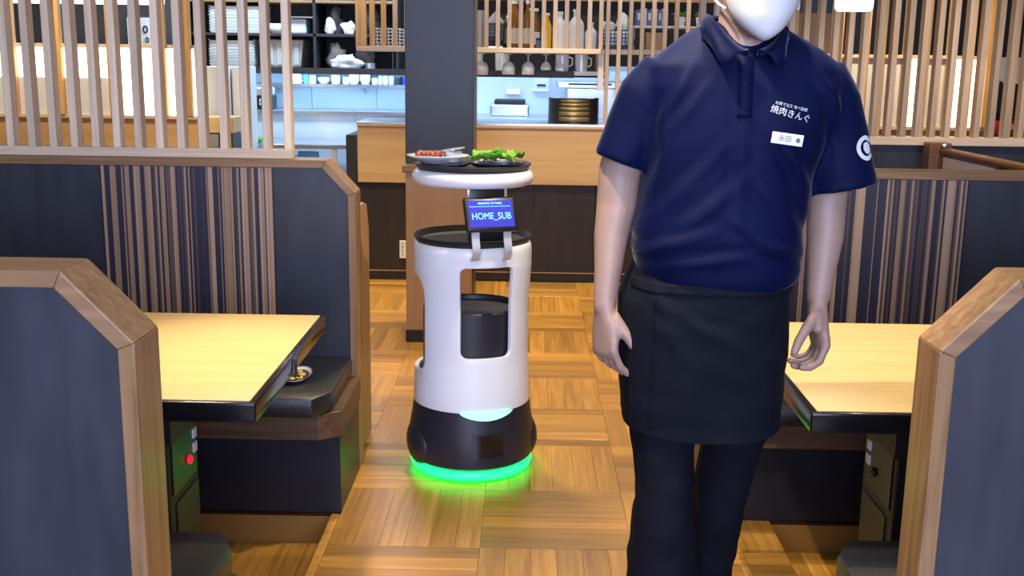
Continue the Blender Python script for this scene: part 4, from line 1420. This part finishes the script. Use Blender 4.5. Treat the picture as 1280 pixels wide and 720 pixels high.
# food on the top tray (things of their own), in world coordinates
ZP = 1.0695
t = thing('meat_plate', (-0.30, 3.65, ZP + 0.0135), 'white oval plate of meat on the robot top tray', 'plate')
b = MB(); b.lathe([(0, 0.0), (0.055, 0.0), (0.085, 0.018), (0.112, 0.026), (0.112, 0.029), (0.084, 0.022), (0.05, 0.006), (0, 0.006)], (-0.300, 3.65, ZP + 0.0135), 36, 0.94, 0.75)
b.build('plate', M['white_china'], t, smooth=True)
b = MB(); b.lathe([(0, -0.002), (0.07, -0.002), (0.10, 0.012), (0.095, 0.014), (0, 0.004)], (-0.275, 3.66, ZP + 0.0025), 36, 0.9, 0.8)
tag(b.build('under_plate', M['blue_plate'], smooth=True), 'dark blue saucer under the white meat plate', 'plate')
for k in range(6):
    x = -0.362 + k * 0.0165
    b = MB(); b.tube([(x, 3.60, ZP + 0.046), (x + 0.004, 3.63, ZP + 0.048), (x + 0.002, 3.67, ZP + 0.046)], [0.009, 0.0105, 0.009], 12)
    for v in b.bm.verts:
        v.co += Vector((1, 1, 1)) * 0.003 * noise.noise(v.co * 60)
    tag(b.build('meat_roll', M['meat'], smooth=True), ['leftmost meat roll on the white plate', 'second meat roll from the plate rim', 'third meat roll from the plate rim',
        'fourth meat roll on the white plate', 'fifth meat roll on the white plate', 'meat roll nearest the clear tub'][k], 'meat', 'meat rolls on the white plate')
t = thing('food_tub', (-0.238, 3.62, ZP + 0.0225), 'clear film tub between meat plate and lettuce plate', 'tub')
b = MB(); b.lathe([(0, 0), (0.030, 0), (0.040, 0.036), (0.036, 0.036), (0.027, 0.004), (0, 0.004)], (-0.250, 3.625, ZP + 0.0225), 20, 0.85, 0.85)
b.build('cup', M['foil'], t, smooth='auto')
TT = Matrix.Translation((-0.248, 3.625, ZP + 0.063)) @ Matrix.Rotation(math.radians(-9), 4, 'Y')
b = MB(); b.lathe([(0, -0.001), (0.041, -0.001), (0.041, 0.002), (0, 0.002)], (0, 0, 0), 20)
for v in b.bm.verts:
    v.co = TT @ v.co
b.build('lid', M['foil'], t, smooth='auto')
t = thing('lettuce_plate', (-0.115, 3.63, ZP), 'large round blue-black plate of lettuce on the robot tray', 'plate')
b = MB(); b.lathe([(0, 0.0), (0.06, 0.0), (0.085, 0.014), (0.098, 0.021), (0.098, 0.025), (0.080, 0.018), (0.055, 0.006), (0, 0.006)], (-0.103, 3.63, ZP), 40)
b.build('plate', M['blue_plate'], t, smooth=True)
b = MB(); b.lathe([(0, 0.007), (0.03, 0.007), (0.04, 0.018), (0.034, 0.02), (0, 0.012)], (-0.085, 3.68, ZP + 0.008), 24)
tag(b.build('sauce_cup', M['white_china'], smooth=True), 'small white sauce cup on the lettuce plate', 'cup')


def lettuce(c, a, L, W, seed, label):
    q = MB()
    n, mN = 14, 9
    grid = []
    for i in range(n):
        u = i / (n - 1)
        row = []
        for j in range(mN):
            v = j / (mN - 1) * 2 - 1
            w = W * math.sin(PI * (0.12 + 0.82 * u)) ** 0.6
            x = (u - 0.5) * L
            y = v * w
            z = 0.018 * (v * v) + 0.010 * math.sin(u * PI) + 0.011 * noise.noise(Vector((u * 6, v * 3.5, seed))) * (0.4 + abs(v))
            row.append((c[0] + x * math.cos(a) - y * math.sin(a), c[1] + x * math.sin(a) + y * math.cos(a), c[2] + z))
        grid.append(row)
    q.loft(grid, cap=False, close=False)
    o = q.build('lettuce_leaf', M['lettuce'], smooth=True)
    o.modifiers.new('t', 'SOLIDIFY').thickness = 0.0015
    tag(o, label, 'lettuce', 'lettuce leaves on the plate')


lettuce((-0.145, 3.600, ZP + 0.026), 0.15, 0.09, 0.030, 1.0, 'flat green lettuce leaf beside the clear tub')
lettuce((-0.125, 3.625, ZP + 0.036), 0.5, 0.11, 0.038, 4.0, 'tall frilly lettuce leaf in the middle of the plate')
lettuce((-0.095, 3.590, ZP + 0.030), -0.2, 0.10, 0.030, 7.0, 'green lettuce leaf in front of the frilly one')
lettuce((-0.036, 3.625, ZP + 0.034), 1.0, 0.065, 0.028, 10.0, 'small lettuce leaf alone at the plate rim')

# ================================================================== STAFF MEMBER
def ell(xc, yc, z, a, bf, bb=None, n=48, p=2.4, zf=None):
    """superellipse ring; bf depth to the front, bb to the back"""
    bb = bb if bb is not None else bf
    out = []
    for k in range(n):
        t_ = 2 * PI * k / n
        c, s = math.cos(t_), math.sin(t_)
        x = a * math.copysign(abs(c) ** (2 / p), c)
        y = (bb if s > 0 else bf) * math.copysign(abs(s) ** (2 / p), s)
        out.append((xc + x, yc + y, z + (zf(x / a, y) if zf else 0)))
    return out


HX, HY, HZ = 0.424, 2.085, 1.472       # chin height and head axis
body = MB()
# head
hd = [(0.000, 0.026, 0.084, -0.02), (0.010, 0.040, 0.092, 0.0), (0.030, 0.053, 0.094, 0.02), (0.055, 0.063, 0.092, 0.05), (0.085, 0.069, 0.093, 0.075),
      (0.115, 0.073, 0.090, 0.092), (0.145, 0.076, 0.089, 0.098), (0.172, 0.073, 0.082, 0.094), (0.198, 0.058, 0.062, 0.075), (0.215, 0.035, 0.035, 0.045), (0.222, 0.012, 0.012, 0.015)]
body.loft([ell(HX, HY, HZ + dz, a, f, bk, 32, 2.1) for dz, a, f, bk in hd])
body.loft([ell(HX, HY - 0.090, HZ + z, a, f, 0.02, 16, 2) for z, a, f in ((0.062, 0.006, 0.008), (0.070, 0.016, 0.020), (0.085, 0.012, 0.018), (0.105, 0.008, 0.010), (0.120, 0.006, 0.004))])
for s in (-1, 1):
    body.ball((HX + s * 0.077, HY + 0.012, HZ + 0.105), (0.012, 0.020, 0.032), 14)
# neck, torso core, legs core
body.tube([(0.405, 2.115, 1.38), (0.408, 2.105, 1.45), (0.414, 2.10, 1.53)], [0.062, 0.056, 0.055], 24)
body.loft([ell(xc, 2.125, z, a, f, None, 32) for z, xc, a, f in ((0.80, 0.365, 0.13, 0.09), (0.95, 0.365, 0.135, 0.095), (1.05, 0.376, 0.13, 0.09), (1.25, 0.395, 0.15, 0.095), (1.36, 0.410, 0.165, 0.085), (1.42, 0.409, 0.13, 0.07), (1.445, 0.407, 0.07, 0.055))])
body.tube([(0.30, 2.11, 0.86), (0.288, 2.10, 0.62), (0.290, 2.075, 0.47), (0.298, 2.08, 0.20), (0.30, 2.10, 0.06)], [0.062, 0.042, 0.042, 0.042, 0.036], 18)
body.tube([(0.43, 2.12, 0.86), (0.432, 2.145, 0.62), (0.417, 2.165, 0.48), (0.415, 2.26, 0.20), (0.417, 2.32, 0.06)], [0.062, 0.040, 0.038, 0.038, 0.034], 18)
# arms
body.tube([(0.255, 2.13, 1.385), (0.205, 2.14, 1.29), (0.184, 2.145, 1.207), (0.180, 2.14, 1.144), (0.169, 2.125, 1.081), (0.164, 2.105, 1.017), (0.158, 2.09, 0.948)],
          [0.052, 0.046, 0.043, 0.0405, 0.034, 0.0275, 0.0225], 20)
body.tube([(0.560, 2.13, 1.385), (0.600, 2.14, 1.27), (0.596, 2.145, 1.166), (0.594, 2.13, 1.088), (0.586, 2.11, 1.024), (0.578, 2.09, 0.972)],
          [0.052, 0.044, 0.0395, 0.0365, 0.028, 0.0225], 20)


def hand(W, d, n, s, curl, spread=1.0, thumb=(0.55, 0.65, 0.45), tcurl=0.35, finger_s=(0.030, 0.011, -0.009, -0.028)):
    """W wrist, d along the hand, n out of the palm, s towards the thumb"""
    W, d = Vector(W), Vector(d).normalized()
    n = Vector(n)
    n = (n - d * n.dot(d)).normalized()
    s = Vector(s)
    s = (s - d * s.dot(d) - n * s.dot(n)).normalized()

    def P(u, v, w):
        return W + d * u + s * v + n * w
    rings = []
    for u, hw, ht, w0 in ((-0.012, 0.022, 0.018, 0), (0.012, 0.026, 0.0175, 0.001), (0.035, 0.036, 0.016, 0.002), (0.065, 0.040, 0.0145, 0.002), (0.088, 0.038, 0.012, 0.001), (0.098, 0.034, 0.009, 0.001)):
        rings.append([P(u, hw * math.copysign(abs(math.cos(2 * PI * k / 20)) ** 0.8, math.cos(2 * PI * k / 20)), w0 + ht * math.sin(2 * PI * k / 20)) for k in range(20)])
    body.loft(rings)
    body.tube([P(0.012, 0.012, 0.010), P(0.035, 0.026, 0.012), P(0.050, 0.030, 0.014)], [0.013, 0.0155, 0.012], 14)
    tips = []
    for i in range(4):
        L = (0.074, 0.082, 0.077, 0.060)[i]
        r = (0.0088, 0.0090, 0.0086, 0.0076)[i]
        a = 0.15
        p = P(0.084, finger_s[i], 0.000)
        pts, rad = [p - d * 0.02, p], [r * 1.05, r * 1.1]
        side = (1.5 - i) * 0.05 * spread
        for seg, frac in enumerate((0.46, 0.30, 0.24)):
            a += curl[i][seg]
            dirv = (d * math.cos(a) + n * math.sin(a) + s * side).normalized()
            mid = p + dirv * L * frac * 0.5
            p = p + dirv * L * frac
            pts += [mid, p]
            rad += [r * (0.93 - 0.06 * seg), r * (0.97 - 0.09 * seg)]
        body.tube(pts, rad, 12)
        tips.append((p, dirv))
    tb = P(0.022, 0.022, 0.010)
    dv = (d * thumb[0] + s * thumb[1] + n * thumb[2]).normalized()
    p1 = tb + dv * 0.040
    dv2 = (dv + d * tcurl + n * tcurl * 0.5).normalized()
    p2 = p1 + dv2 * 0.032
    dv3 = (dv2 + d * tcurl * 0.6).normalized()
    p3 = p2 + dv3 * 0.024
    body.tube([tb, p1, (p1 + p2) / 2, p2, p3], [0.0130, 0.0112, 0.0098, 0.0098, 0.0078], 12)


hand((0.158, 2.088, 0.947), (0.03, -0.10, -1), (0.84, 0.54, 0.0), (0.54, -0.84, 0.0),
     [(0.25, 0.45, 0.40), (0.32, 0.50, 0.45), (0.38, 0.55, 0.45), (0.42, 0.60, 0.45)], thumb=(0.80, 0.50, 0.35), tcurl=0.5)
hand((0.577, 2.088, 0.966), (0.10, -0.16, -1), (-0.94, -0.10, -0.1), (-0.20, -0.95, 0.0),
     [(0.35, 0.62, 0.55), (0.42, 0.68, 0.55), (0.48, 0.70, 0.55), (0.50, 0.75, 0.55)], thumb=(0.62, 0.40, 0.75), tcurl=0.55)
sk = remeshed(body, 0.0032, 5)
person = sk.build('person', M['skin'], None, smooth=True, origin=(0.365, 2.12, 0.0))
tag(person, 'person in navy polo, black apron and white face mask walking up the aisle', 'person')

# shirt: torso and sleeves fused
sh = MB()


def hem(lowest):
    def f(xn, y):
        fr = max(0.0, -y) / 0.13
        return -lowest * fr * (1 - 0.5 * xn * xn)
    return f


T = [(1.012, 0.382, 0.146, 0.116, 0.030), (1.020, 0.382, 0.158, 0.126, 0.028), (1.040, 0.380, 0.164, 0.134, 0.022), (1.070, 0.377, 0.166, 0.137, 0.012), (1.100, 0.375, 0.167, 0.136, 0.004),
     (1.160, 0.384, 0.163, 0.130, 0), (1.220, 0.391, 0.165, 0.124, 0), (1.280, 0.402, 0.177, 0.122, 0), (1.330, 0.410, 0.186, 0.118, 0),
     (1.380, 0.413, 0.194, 0.108, 0), (1.420, 0.409, 0.186, 0.094, 0), (1.448, 0.411, 0.150, 0.084, 0), (1.472, 0.407, 0.115, 0.074, 0), (1.490, 0.405, 0.085, 0.066, 0), (1.500, 0.405, 0.06, 0.05, 0)]
sh.loft([ell(xc, 2.125 + max(0, z - 1.40) * 0.10, z, a, f, f * 0.92, 56, 2.5, hem(h) if h else None) for z, xc, a, f, h in T])
sh.tube([(0.275, 2.135, 1.395), (0.232, 2.135, 1.350), (0.210, 2.135, 1.300), (0.190, 2.13, 1.245)], [0.066, 0.064, 0.058, 0.053], 26, round_ends=False)
sh.tube([(0.545, 2.135, 1.390), (0.578, 2.135, 1.345), (0.600, 2.135, 1.285), (0.610, 2.13, 1.215)], [0.070, 0.068, 0.066, 0.068], 26, round_ends=False)
# sleeve cuffs, cut on the slant
def cuff(c0, c1, r0, r1):
    c0, c1 = Vector(c0), Vector(c1)
    ax = (c1 - c0).normalized()
    w = Vector((0, 1, 0))
    u = w.cross(ax).normalized()
    return [[c + (u * math.cos(2 * PI * k / 28) + w * math.sin(2 * PI * k / 28) * 0.98) * r for k in range(28)] for c, r in ((c0, r0), ((c0 + c1) / 2, (r0 + r1) / 2), (c1, r1))]


sh.loft(cuff((0.200, 2.132, 1.275), (0.184, 2.13, 1.231), 0.055, 0.0535))
sh.loft(cuff((0.605, 2.132, 1.25), (0.617, 2.13, 1.187), 0.066, 0.0705))
shm = remeshed(sh, 0.0055, 7)
folds = [  # centre (x,z), angle in the x-z plane, length, width, depth
    ((0.275, 1.365), 1.10, 0.055, 0.010, 0.006), ((0.300, 1.340), 0.95, 0.050, 0.010, 0.005), ((0.255, 1.300), 1.5, 0.05, 0.010, 0.005),
    ((0.262, 1.250), 1.25, 0.070, 0.011, 0.006), ((0.300, 1.200), 0.85, 0.090, 0.012, 0.005), ((0.330, 1.150), 0.70, 0.090, 0.013, 0.005),
    ((0.500, 1.240), 2.2, 0.080, 0.011, 0.006), ((0.520, 1.190), 2.0, 0.080, 0.011, 0.006), ((0.470, 1.160), 2.3, 0.080, 0.012, 0.005),
    ((0.430, 1.110), 2.6, 0.080, 0.012, 0.004), ((0.280, 1.090), 0.35, 0.070, 0.011, 0.006), ((0.480, 1.080), 2.9, 0.070, 0.011, 0.006),
    ((0.350, 1.060), 0.15, 0.080, 0.010, 0.005), ((0.560, 1.370), 2.2, 0.05, 0.010, 0.005), ((0.578, 1.320), 1.7, 0.055, 0.010, 0.005), ((0.395, 1.25), 1.57, 0.12, 0.012, 0.003)]
shm.bm.normal_update()
for v in shm.bm.verts:
    if v.normal.y > 0.3:
        continue
    d = 0.0
    for (cx, cz), an, L, wd_, dep in folds:
        x, z = v.co.x - cx, v.co.z - cz
        u = x * math.cos(an) + z * math.sin(an)
        w = -x * math.sin(an) + z * math.cos(an)
        g = math.exp(-(u / L) ** 2)
        if g > 0.02:
            d += dep * g * (math.exp(-(w / wd_) ** 2) - 0.7 * math.exp(-((w - 1.7 * wd_) / wd_) ** 2))
    d += 0.0030 * noise.noise(Vector((v.co.x * 9 + v.co.z * 5, v.co.y * 6, v.co.z * 8 - v.co.x * 4)))
    v.co += v.normal * d
bvh = BVHTree.FromBMesh(shm.bm)
shirt = shm.build('polo_shirt', M['shirt'], person, smooth=True)


def on_front(x, z, off=0.0012):
    h = bvh.ray_cast(Vector((x, 1.5, z)), Vector((0, 1, 0)))
    return (h[0].y if h[0] is not None else 2.0) - off


# collar: stand plus two wings
col = MB()
rows = [[], [], [], []]
N = 96
for k in range(N + 1):
    f = k / N
    a = math.radians(6) + f * math.radians(348)            # from front round the back to front
    fr = max(0.0, math.cos(a)) ** 5                        # 1 at the very front
    ft = max(0.0, math.cos(a)) ** 2.2
    sgn = -1 if f < 0.5 else 1
    x_t = 0.406 + sgn * 0.071 * abs(math.sin(a)) ** 0.9 * (1 - 0.10 * fr)
    y_t = 2.105 - 0.084 * math.cos(a) - 0.014 * ft
    z_t = 1.514 - 0.066 * ft - (0.012 if sgn > 0 else 0) * (1 - ft)
    x_b = 0.402 + sgn * (0.084 * abs(math.sin(a)) ** 0.8 + 0.034 * fr)
    y_b = 2.105 - 0.098 * math.cos(a) - 0.014 * ft
    z_b = 1.468 - 0.020 * ft - 0.028 * fr
    Tp, Bp = Vector((x_t, y_t, z_t)), Vector((x_b, y_b, z_b))
    yf = on_front(Bp.x, Bp.z, 0.004)
    if math.cos(a) > 0.3:
        Bp.y = min(Bp.y, yf)
    rows[0].append(Vector((x_t * 0.97 + 0.406 * 0.03, y_t + 0.004, z_t - 0.012)))
    rows[1].append(Tp)
    rows[2].append(Tp.lerp(Bp, 0.5) + Vector((sgn * 0.004, -0.003 * math.cos(a), 0.006)))
    rows[3].append(Bp)
col.loft(rows, cap=False, close=False)
co = col.build('collar', M['shirt'], shirt, smooth=True)
md = co.modifiers.new('t', 'SOLIDIFY'); md.thickness = 0.004
# placket and buttons
pk = MB()
rr = [[], []]
for k in range(13):
    z = 1.440 - k * 0.0095
    for i, x in enumerate((0.385, 0.413)):
        rr[i].append((x - 0.0006 * k * 0.4, on_front(x, z, 0.0016), z))
pk.loft(rr, cap=False, close=False)
o = pk.build('placket', M['shirt'], shirt, smooth=True)
o.modifiers.new('t', 'SOLIDIFY').thickness = 0.0015
for z in (1.422, 1.394, 1.345):
    q = MB(); q.ball((0.399, on_front(0.399, z, 0.003), z), (0.0042, 0.0016, 0.0042), 12)
    q.build('button', M['shirt'], shirt, smooth=True)
# printed lettering, name tag
def drape(body_txt, size, cx, cz, ang, name, m, bold=0.0, off=0.0015, parent=None, sq=1.0, base=None):
    tm = text_verts(body_txt, size, 0.0, bold)
    q = MB()
    q.bm.from_mesh(tm)
    ca, sa = math.cos(ang), math.sin(ang)
    for v in q.bm.verts:
        x, z = v.co.x * sq, v.co.y
        X, Z = cx + x * ca - z * sa, cz + x * sa + z * ca
        v.co = Vector((X, base(X, Z) - off if base else on_front(X, Z, off), Z))
    bmesh.ops.recalc_face_normals(q.bm, faces=q.bm.faces[:])
    return q.build(name, m, parent or shirt)


drape('お席で注文 食べ放題', 0.0068, 0.483, 1.3475, math.radians(-13), 'shirt_lettering_small', M['print_white'], 0.0)
drape('焼肉きんぐ', 0.0158, 0.4820, 1.3335, math.radians(-15), 'shirt_lettering_large', M['print_white'], 0.0)
# name tag
tg = MB()
ang = math.radians(-7)
tc_ = (0.4755, 1.289)
ty = min(on_front(tc_[0] + dx, tc_[1] + dz, 0.003) for dx in (-0.028, 0, 0.028) for dz in (-0.01, 0.01))
TG = Matrix.Translation((tc_[0], ty, tc_[1])) @ Matrix.Rotation(-ang, 4, 'Y')
tg.box((-0.029, -0.003, -0.0105), (0.029, 0.001, 0.0105), bevel=0.001, mtx=TG)
tago = tg.build('name_tag', M['tag_white'], person)
drape('永田', 0.0125, 0.4705, 1.2895, ang, 'tag_lettering', M['tag_ink'], 0.0, 0.0005, tago, base=lambda X, Z: ty - 0.003)
q = MB(); q.lathe([(0, -0.0003), (0.0042, -0.0003), (0.0042, 0.0003), (0, 0.0003)], (0, 0, 0), 14)
for v in q.bm.verts:
    v.co = Vector((0.495 + v.co.x, ty - 0.0035 + v.co.z, 1.2868 + v.co.y))
q.build('tag_seal', M['tag_ink'], tago)
# sleeve emblem: white ring with a small mark
dirn = Vector((0.78, -0.62, 0.10)).normalized()
sidev = Vector((0, 0, 1)).cross(-dirn).normalized() * -1
sidev = dirn.cross(Vector((0, 0, 1))).normalized()
upv = sidev.cross(dirn).normalized()
ctr = Vector((0.640, 2.09, 1.268))


def on_sleeve(u, w, off=0.0016):
    p = ctr - sidev * u + upv * w
    h = bvh.ray_cast(p + dirn * 0.2, -dirn)
    return (h[0] if h[0] is not None else p) + dirn * off


q = MB()
ring_o, ring_i = [], []
for k in range(31):
    a = math.radians(35 + 290 * k / 30)
    ring_o.append(on_sleeve(0.024 * math.cos(a), 0.024 * math.sin(a)))
    ring_i.append(on_sleeve(0.0155 * math.cos(a), 0.0155 * math.sin(a)))
q.loft([ring_o, ring_i], cap=False, close=False)
emb = q.build('sleeve_emblem', M['print_white'], person)
q = MB()
pts = [(-0.008, 0.009), (0.004, 0.012), (0.012, 0.006), (0.013, -0.007), (0.004, -0.012), (-0.004, -0.009), (-0.009, -0.002)]
q.bm.faces.new([q.bm.verts.new(on_sleeve(u, w, 0.002)) for u, w in pts])
q.build('emblem_mark', M['print_white'], emb)

# apron
ap = MB()
AR = [(1.050, 0.380, 0.150, 0.118, 0), (1.040, 0.379, 0.157, 0.124, 0.004), (1.005, 0.368, 0.163, 0.130, 0.01), (0.970, 0.3575, 0.168, 0.133, 0.01), (0.92, 0.3580, 0.170, 0.134, 0.01),
      (0.84, 0.3595, 0.1705, 0.132, 0.01), (0.77, 0.362, 0.166, 0.130, 0.01), (0.718, 0.365, 0.162, 0.128, 0.014), (0.712, 0.365, 0.162, 0.128, 0.015)]
rings = []
for i, (z, xc, a, f, h) in enumerate(AR):
    if i:
        z0, xc0, a0, f0, h0 = AR[i - 1]
        for s_ in (0.25, 0.5, 0.75):
            rings.append(ell(xc0 + (xc - xc0) * s_, 2.128, z0 + (z - z0) * s_, a0 + (a - a0) * s_, f0 + (f - f0) * s_, None, 96, 2.5, hem(h0 + (h - h0) * s_)))
    rings.append(ell(xc, 2.128, z, a, f, None, 96, 2.5, hem(h)))
ap.loft(rings, cap=False)
ap.bm.normal_update()
afolds = [((0.34, 0.930), -0.5, 0.09, 0.010, 0.005), ((0.42, 0.900), -0.35, 0.09, 0.010, 0.005), ((0.30, 0.885), -0.8, 0.07, 0.010, 0.005), ((0.44, 0.950), 0.45, 0.07, 0.009, 0.004),
          ((0.375, 0.860), -0.6, 0.08, 0.011, 0.005), ((0.27, 0.95), -1.2, 0.06, 0.009, 0.004), ((0.47, 0.87), 0.7, 0.07, 0.011, 0.005), ((0.32, 0.80), -1.3, 0.08, 0.012, 0.004)]
for v in ap.bm.verts:
    d = 0.0
    if v.normal.y < 0.2:
        for (cx, cz), an, L, wd_, dep in afolds:
            x, z = v.co.x - cx, v.co.z - cz
            u = x * math.cos(an) + z * math.sin(an)
            w = -x * math.sin(an) + z * math.cos(an)
            d += dep * math.exp(-(u / L) ** 2) * (math.exp(-(w / wd_) ** 2) - 0.6 * math.exp(-((w - 1.7 * wd_) / wd_) ** 2))
    d += 0.005 * noise.noise(Vector((v.co.x * 14, v.co.y * 8, v.co.z * 5))) + 0.004 * noise.noise(Vector((v.co.x * 10 + v.co.z * 22, v.co.y * 8, v.co.z * 14 - v.co.x * 9)))
    v.co += v.normal * d
abvh = BVHTree.FromBMesh(ap.bm)
apron = ap.build('waist_apron', M['apron'], person, smooth=True)
apron.modifiers.new('t', 'SOLIDIFY').thickness = 0.003


def apron_patch(x0, x1, z0, z1, name, off=0.0012, nx=16, nz=12):
    q_ = MB()
    rows_ = []
    for i in range(nz + 1):
        z = z0 + (z1 - z0) * i / nz
        r_ = []
        for j in range(nx + 1):
            x = x0 + (x1 - x0) * j / nx
            h = abvh.ray_cast(Vector((x, 1.5, z)), Vector((0, 1, 0)))
            r_.append((x, (h[0].y if h[0] is not None else 2.0) - off, z))
        rows_.append(r_)
    q_.loft(rows_, cap=False, close=False)
    o_ = q_.build(name, M['apron'], apron, smooth=True)
    o_.modifiers.new('t', 'SOLIDIFY').thickness = 0.0012
    return o_


apron_patch(0.2465, 0.2495, 0.72, 0.985, 'seam', 0.0012, 2, 30)
apron_patch(0.4785, 0.4815, 0.72, 0.985, 'seam', 0.0012, 2, 30)
apron_patch(0.210, 0.524, 0.992, 1.012, 'waistband', 0.002, 40, 4)

# trousers
tr = MB()
tr.loft([ell(0.366, 2.125, z, a, f, None, 36, 2.4) for z, a, f in ((0.76, 0.150, 0.11), (0.86, 0.152, 0.115), (0.96, 0.148, 0.11))])
def leg(rows_):
    tr.loft([ell(xc, yc, z, a, f, None, 32, 2.2) for z, xc, yc, a, f in rows_])


leg([(0.84, 0.292, 2.12, 0.072, 0.085), (0.69, 0.286, 2.115, 0.068, 0.082), (0.64, 0.289, 2.10, 0.063, 0.080), (0.583, 0.293, 2.085, 0.0585, 0.076), (0.54, 0.290, 2.075, 0.061, 0.076),
     (0.495, 0.2885, 2.07, 0.0655, 0.078), (0.43, 0.292, 2.07, 0.072, 0.080), (0.37, 0.2965, 2.07, 0.0755, 0.082), (0.22, 0.298, 2.085, 0.074, 0.082), (0.05, 0.300, 2.09, 0.075, 0.085), (0.035, 0.300, 2.09, 0.07, 0.08)])
leg([(0.84, 0.440, 2.125, 0.072, 0.085), (0.69, 0.440, 2.135, 0.066, 0.080), (0.60, 0.4290, 2.15, 0.0590, 0.074), (0.54, 0.422, 2.16, 0.055, 0.072), (0.497, 0.4175, 2.165, 0.0525, 0.070),
     (0.43, 0.4150, 2.19, 0.054, 0.068), (0.373, 0.4145, 2.21, 0.0545, 0.066), (0.22, 0.416, 2.27, 0.056, 0.066), (0.06, 0.417, 2.325, 0.058, 0.068), (0.045, 0.417, 2.325, 0.054, 0.064)])
trm = remeshed(tr, 0.007, 4)
trm.bm.normal_update()
for v in trm.bm.verts:
    v.co += v.normal * (0.006 * noise.noise(Vector((v.co.x * 10, v.co.y * 10, v.co.z * 16))) + 0.003 * noise.noise(v.co * 30))
trm.build('trousers', M['trousers'], person, smooth=True)
# shoes
for x, y in ((0.300, 2.05), (0.417, 2.285)):
    q = MB()
    q.loft([ell(x, y, z, a, f, bk, 28, 2.6) for z, a, f, bk in ((0.001, 0.044, 0.155, 0.10), (0.012, 0.047, 0.160, 0.105), (0.035, 0.046, 0.150, 0.105))] +
           [ell(x, y + 0.015, z, a, f, bk, 28, 2.4) for z, a, f, bk in ((0.055, 0.042, 0.12, 0.088), (0.075, 0.038, 0.075, 0.085), (0.090, 0.036, 0.06, 0.082))])
    q.build('shoe', M['black_plastic'], person, smooth=True)

# face mask
fm = MB()
rows = []
MR = [(-0.009, 0.024, 0.078), (-0.006, 0.036, 0.092), (0.003, 0.049, 0.102), (0.018, 0.060, 0.109), (0.034, 0.066, 0.113), (0.050, 0.072, 0.116), (0.066, 0.0755, 0.118), (0.084, 0.0765, 0.118), (0.098, 0.076, 0.112), (0.108, 0.075, 0.104)]
for i, (dz, a, f) in enumerate(MR):
    r_ = []
    for k in range(33):
        ph = math.radians(-69 + 138 * k / 32)
        pl = 0.0016 * math.sin(dz * 210) * math.cos(ph)
        rise = 0.034 * (1 - math.cos(ph)) * (1 - dz / 0.11)
        r_.append((HX + (a + pl) * math.sin(ph), HY - (f + pl) * math.cos(ph) ** 0.9 - 0.0, HZ + dz + rise))
    rows.append(r_)
fm.loft(rows, cap=False, close=False)
mk = fm.build('face_mask', M['mask'], person, smooth=True)
md = mk.modifiers.new('t', 'SOLIDIFY'); md.thickness = 0.0025
md = mk.modifiers.new('s', 'SUBSURF'); md.levels = 1; md.render_levels = 1
for s in (-1, 1):
    q = MB()
    q.tube([(HX + s * 0.0725, HY - 0.036, HZ + 0.100), (HX + s * 0.0785, HY - 0.006, HZ + 0.112), (HX + s * 0.084, HY + 0.015, HZ + 0.125), (HX + s * 0.088, HY + 0.034, HZ + 0.105), (HX + s * 0.082, HY + 0.022, HZ + 0.075),
            (HX + s * 0.0735, HY - 0.015, HZ + 0.058), (HX + s * 0.0665, HY - 0.040, HZ + 0.050)], 0.0026, 8)
    q.build('ear_loop', M['mask'], mk, smooth=True)
# eyes, brows, hair
for s in (-1, 1):
    q = MB(); q.ball((HX + s * 0.031, HY - 0.0795, HZ + 0.128), (0.014, 0.010, 0.0062), 14); e = q.build('eye', M['eye'], person, smooth=True)
    q = MB(); q.ball((HX + s * 0.031, HY - 0.0880, HZ + 0.128), (0.0052, 0.003, 0.0052), 12); q.build('iris', M['iris'], e, smooth=True)
    q = MB(); q.tube([(HX + s * 0.014, HY - 0.091, HZ + 0.144), (HX + s * 0.033, HY - 0.088, HZ + 0.150), (HX + s * 0.052, HY - 0.074, HZ + 0.144)], [0.003, 0.0042, 0.0025], 8); q.build('eyebrow', M['hair'], person, smooth=True)
hr = MB()
hr.loft([ell(HX, HY + yo, HZ + dz, a, f, bk, 36, 2.1) for dz, a, f, bk, yo in
         ((0.070, 0.060, -0.045, 0.090, 0.0), (0.100, 0.078, -0.020, 0.104, 0.0), (0.130, 0.083, -0.005, 0.108, 0.0), (0.158, 0.083, 0.060, 0.108, 0.0), (0.172, 0.081, 0.092, 0.106, 0.0),
          (0.198, 0.070, 0.080, 0.092, 0.0), (0.220, 0.050, 0.055, 0.068, 0.0), (0.234, 0.022, 0.025, 0.03, 0.0))])
hr.build('hair', M['hair'], person, smooth=True)
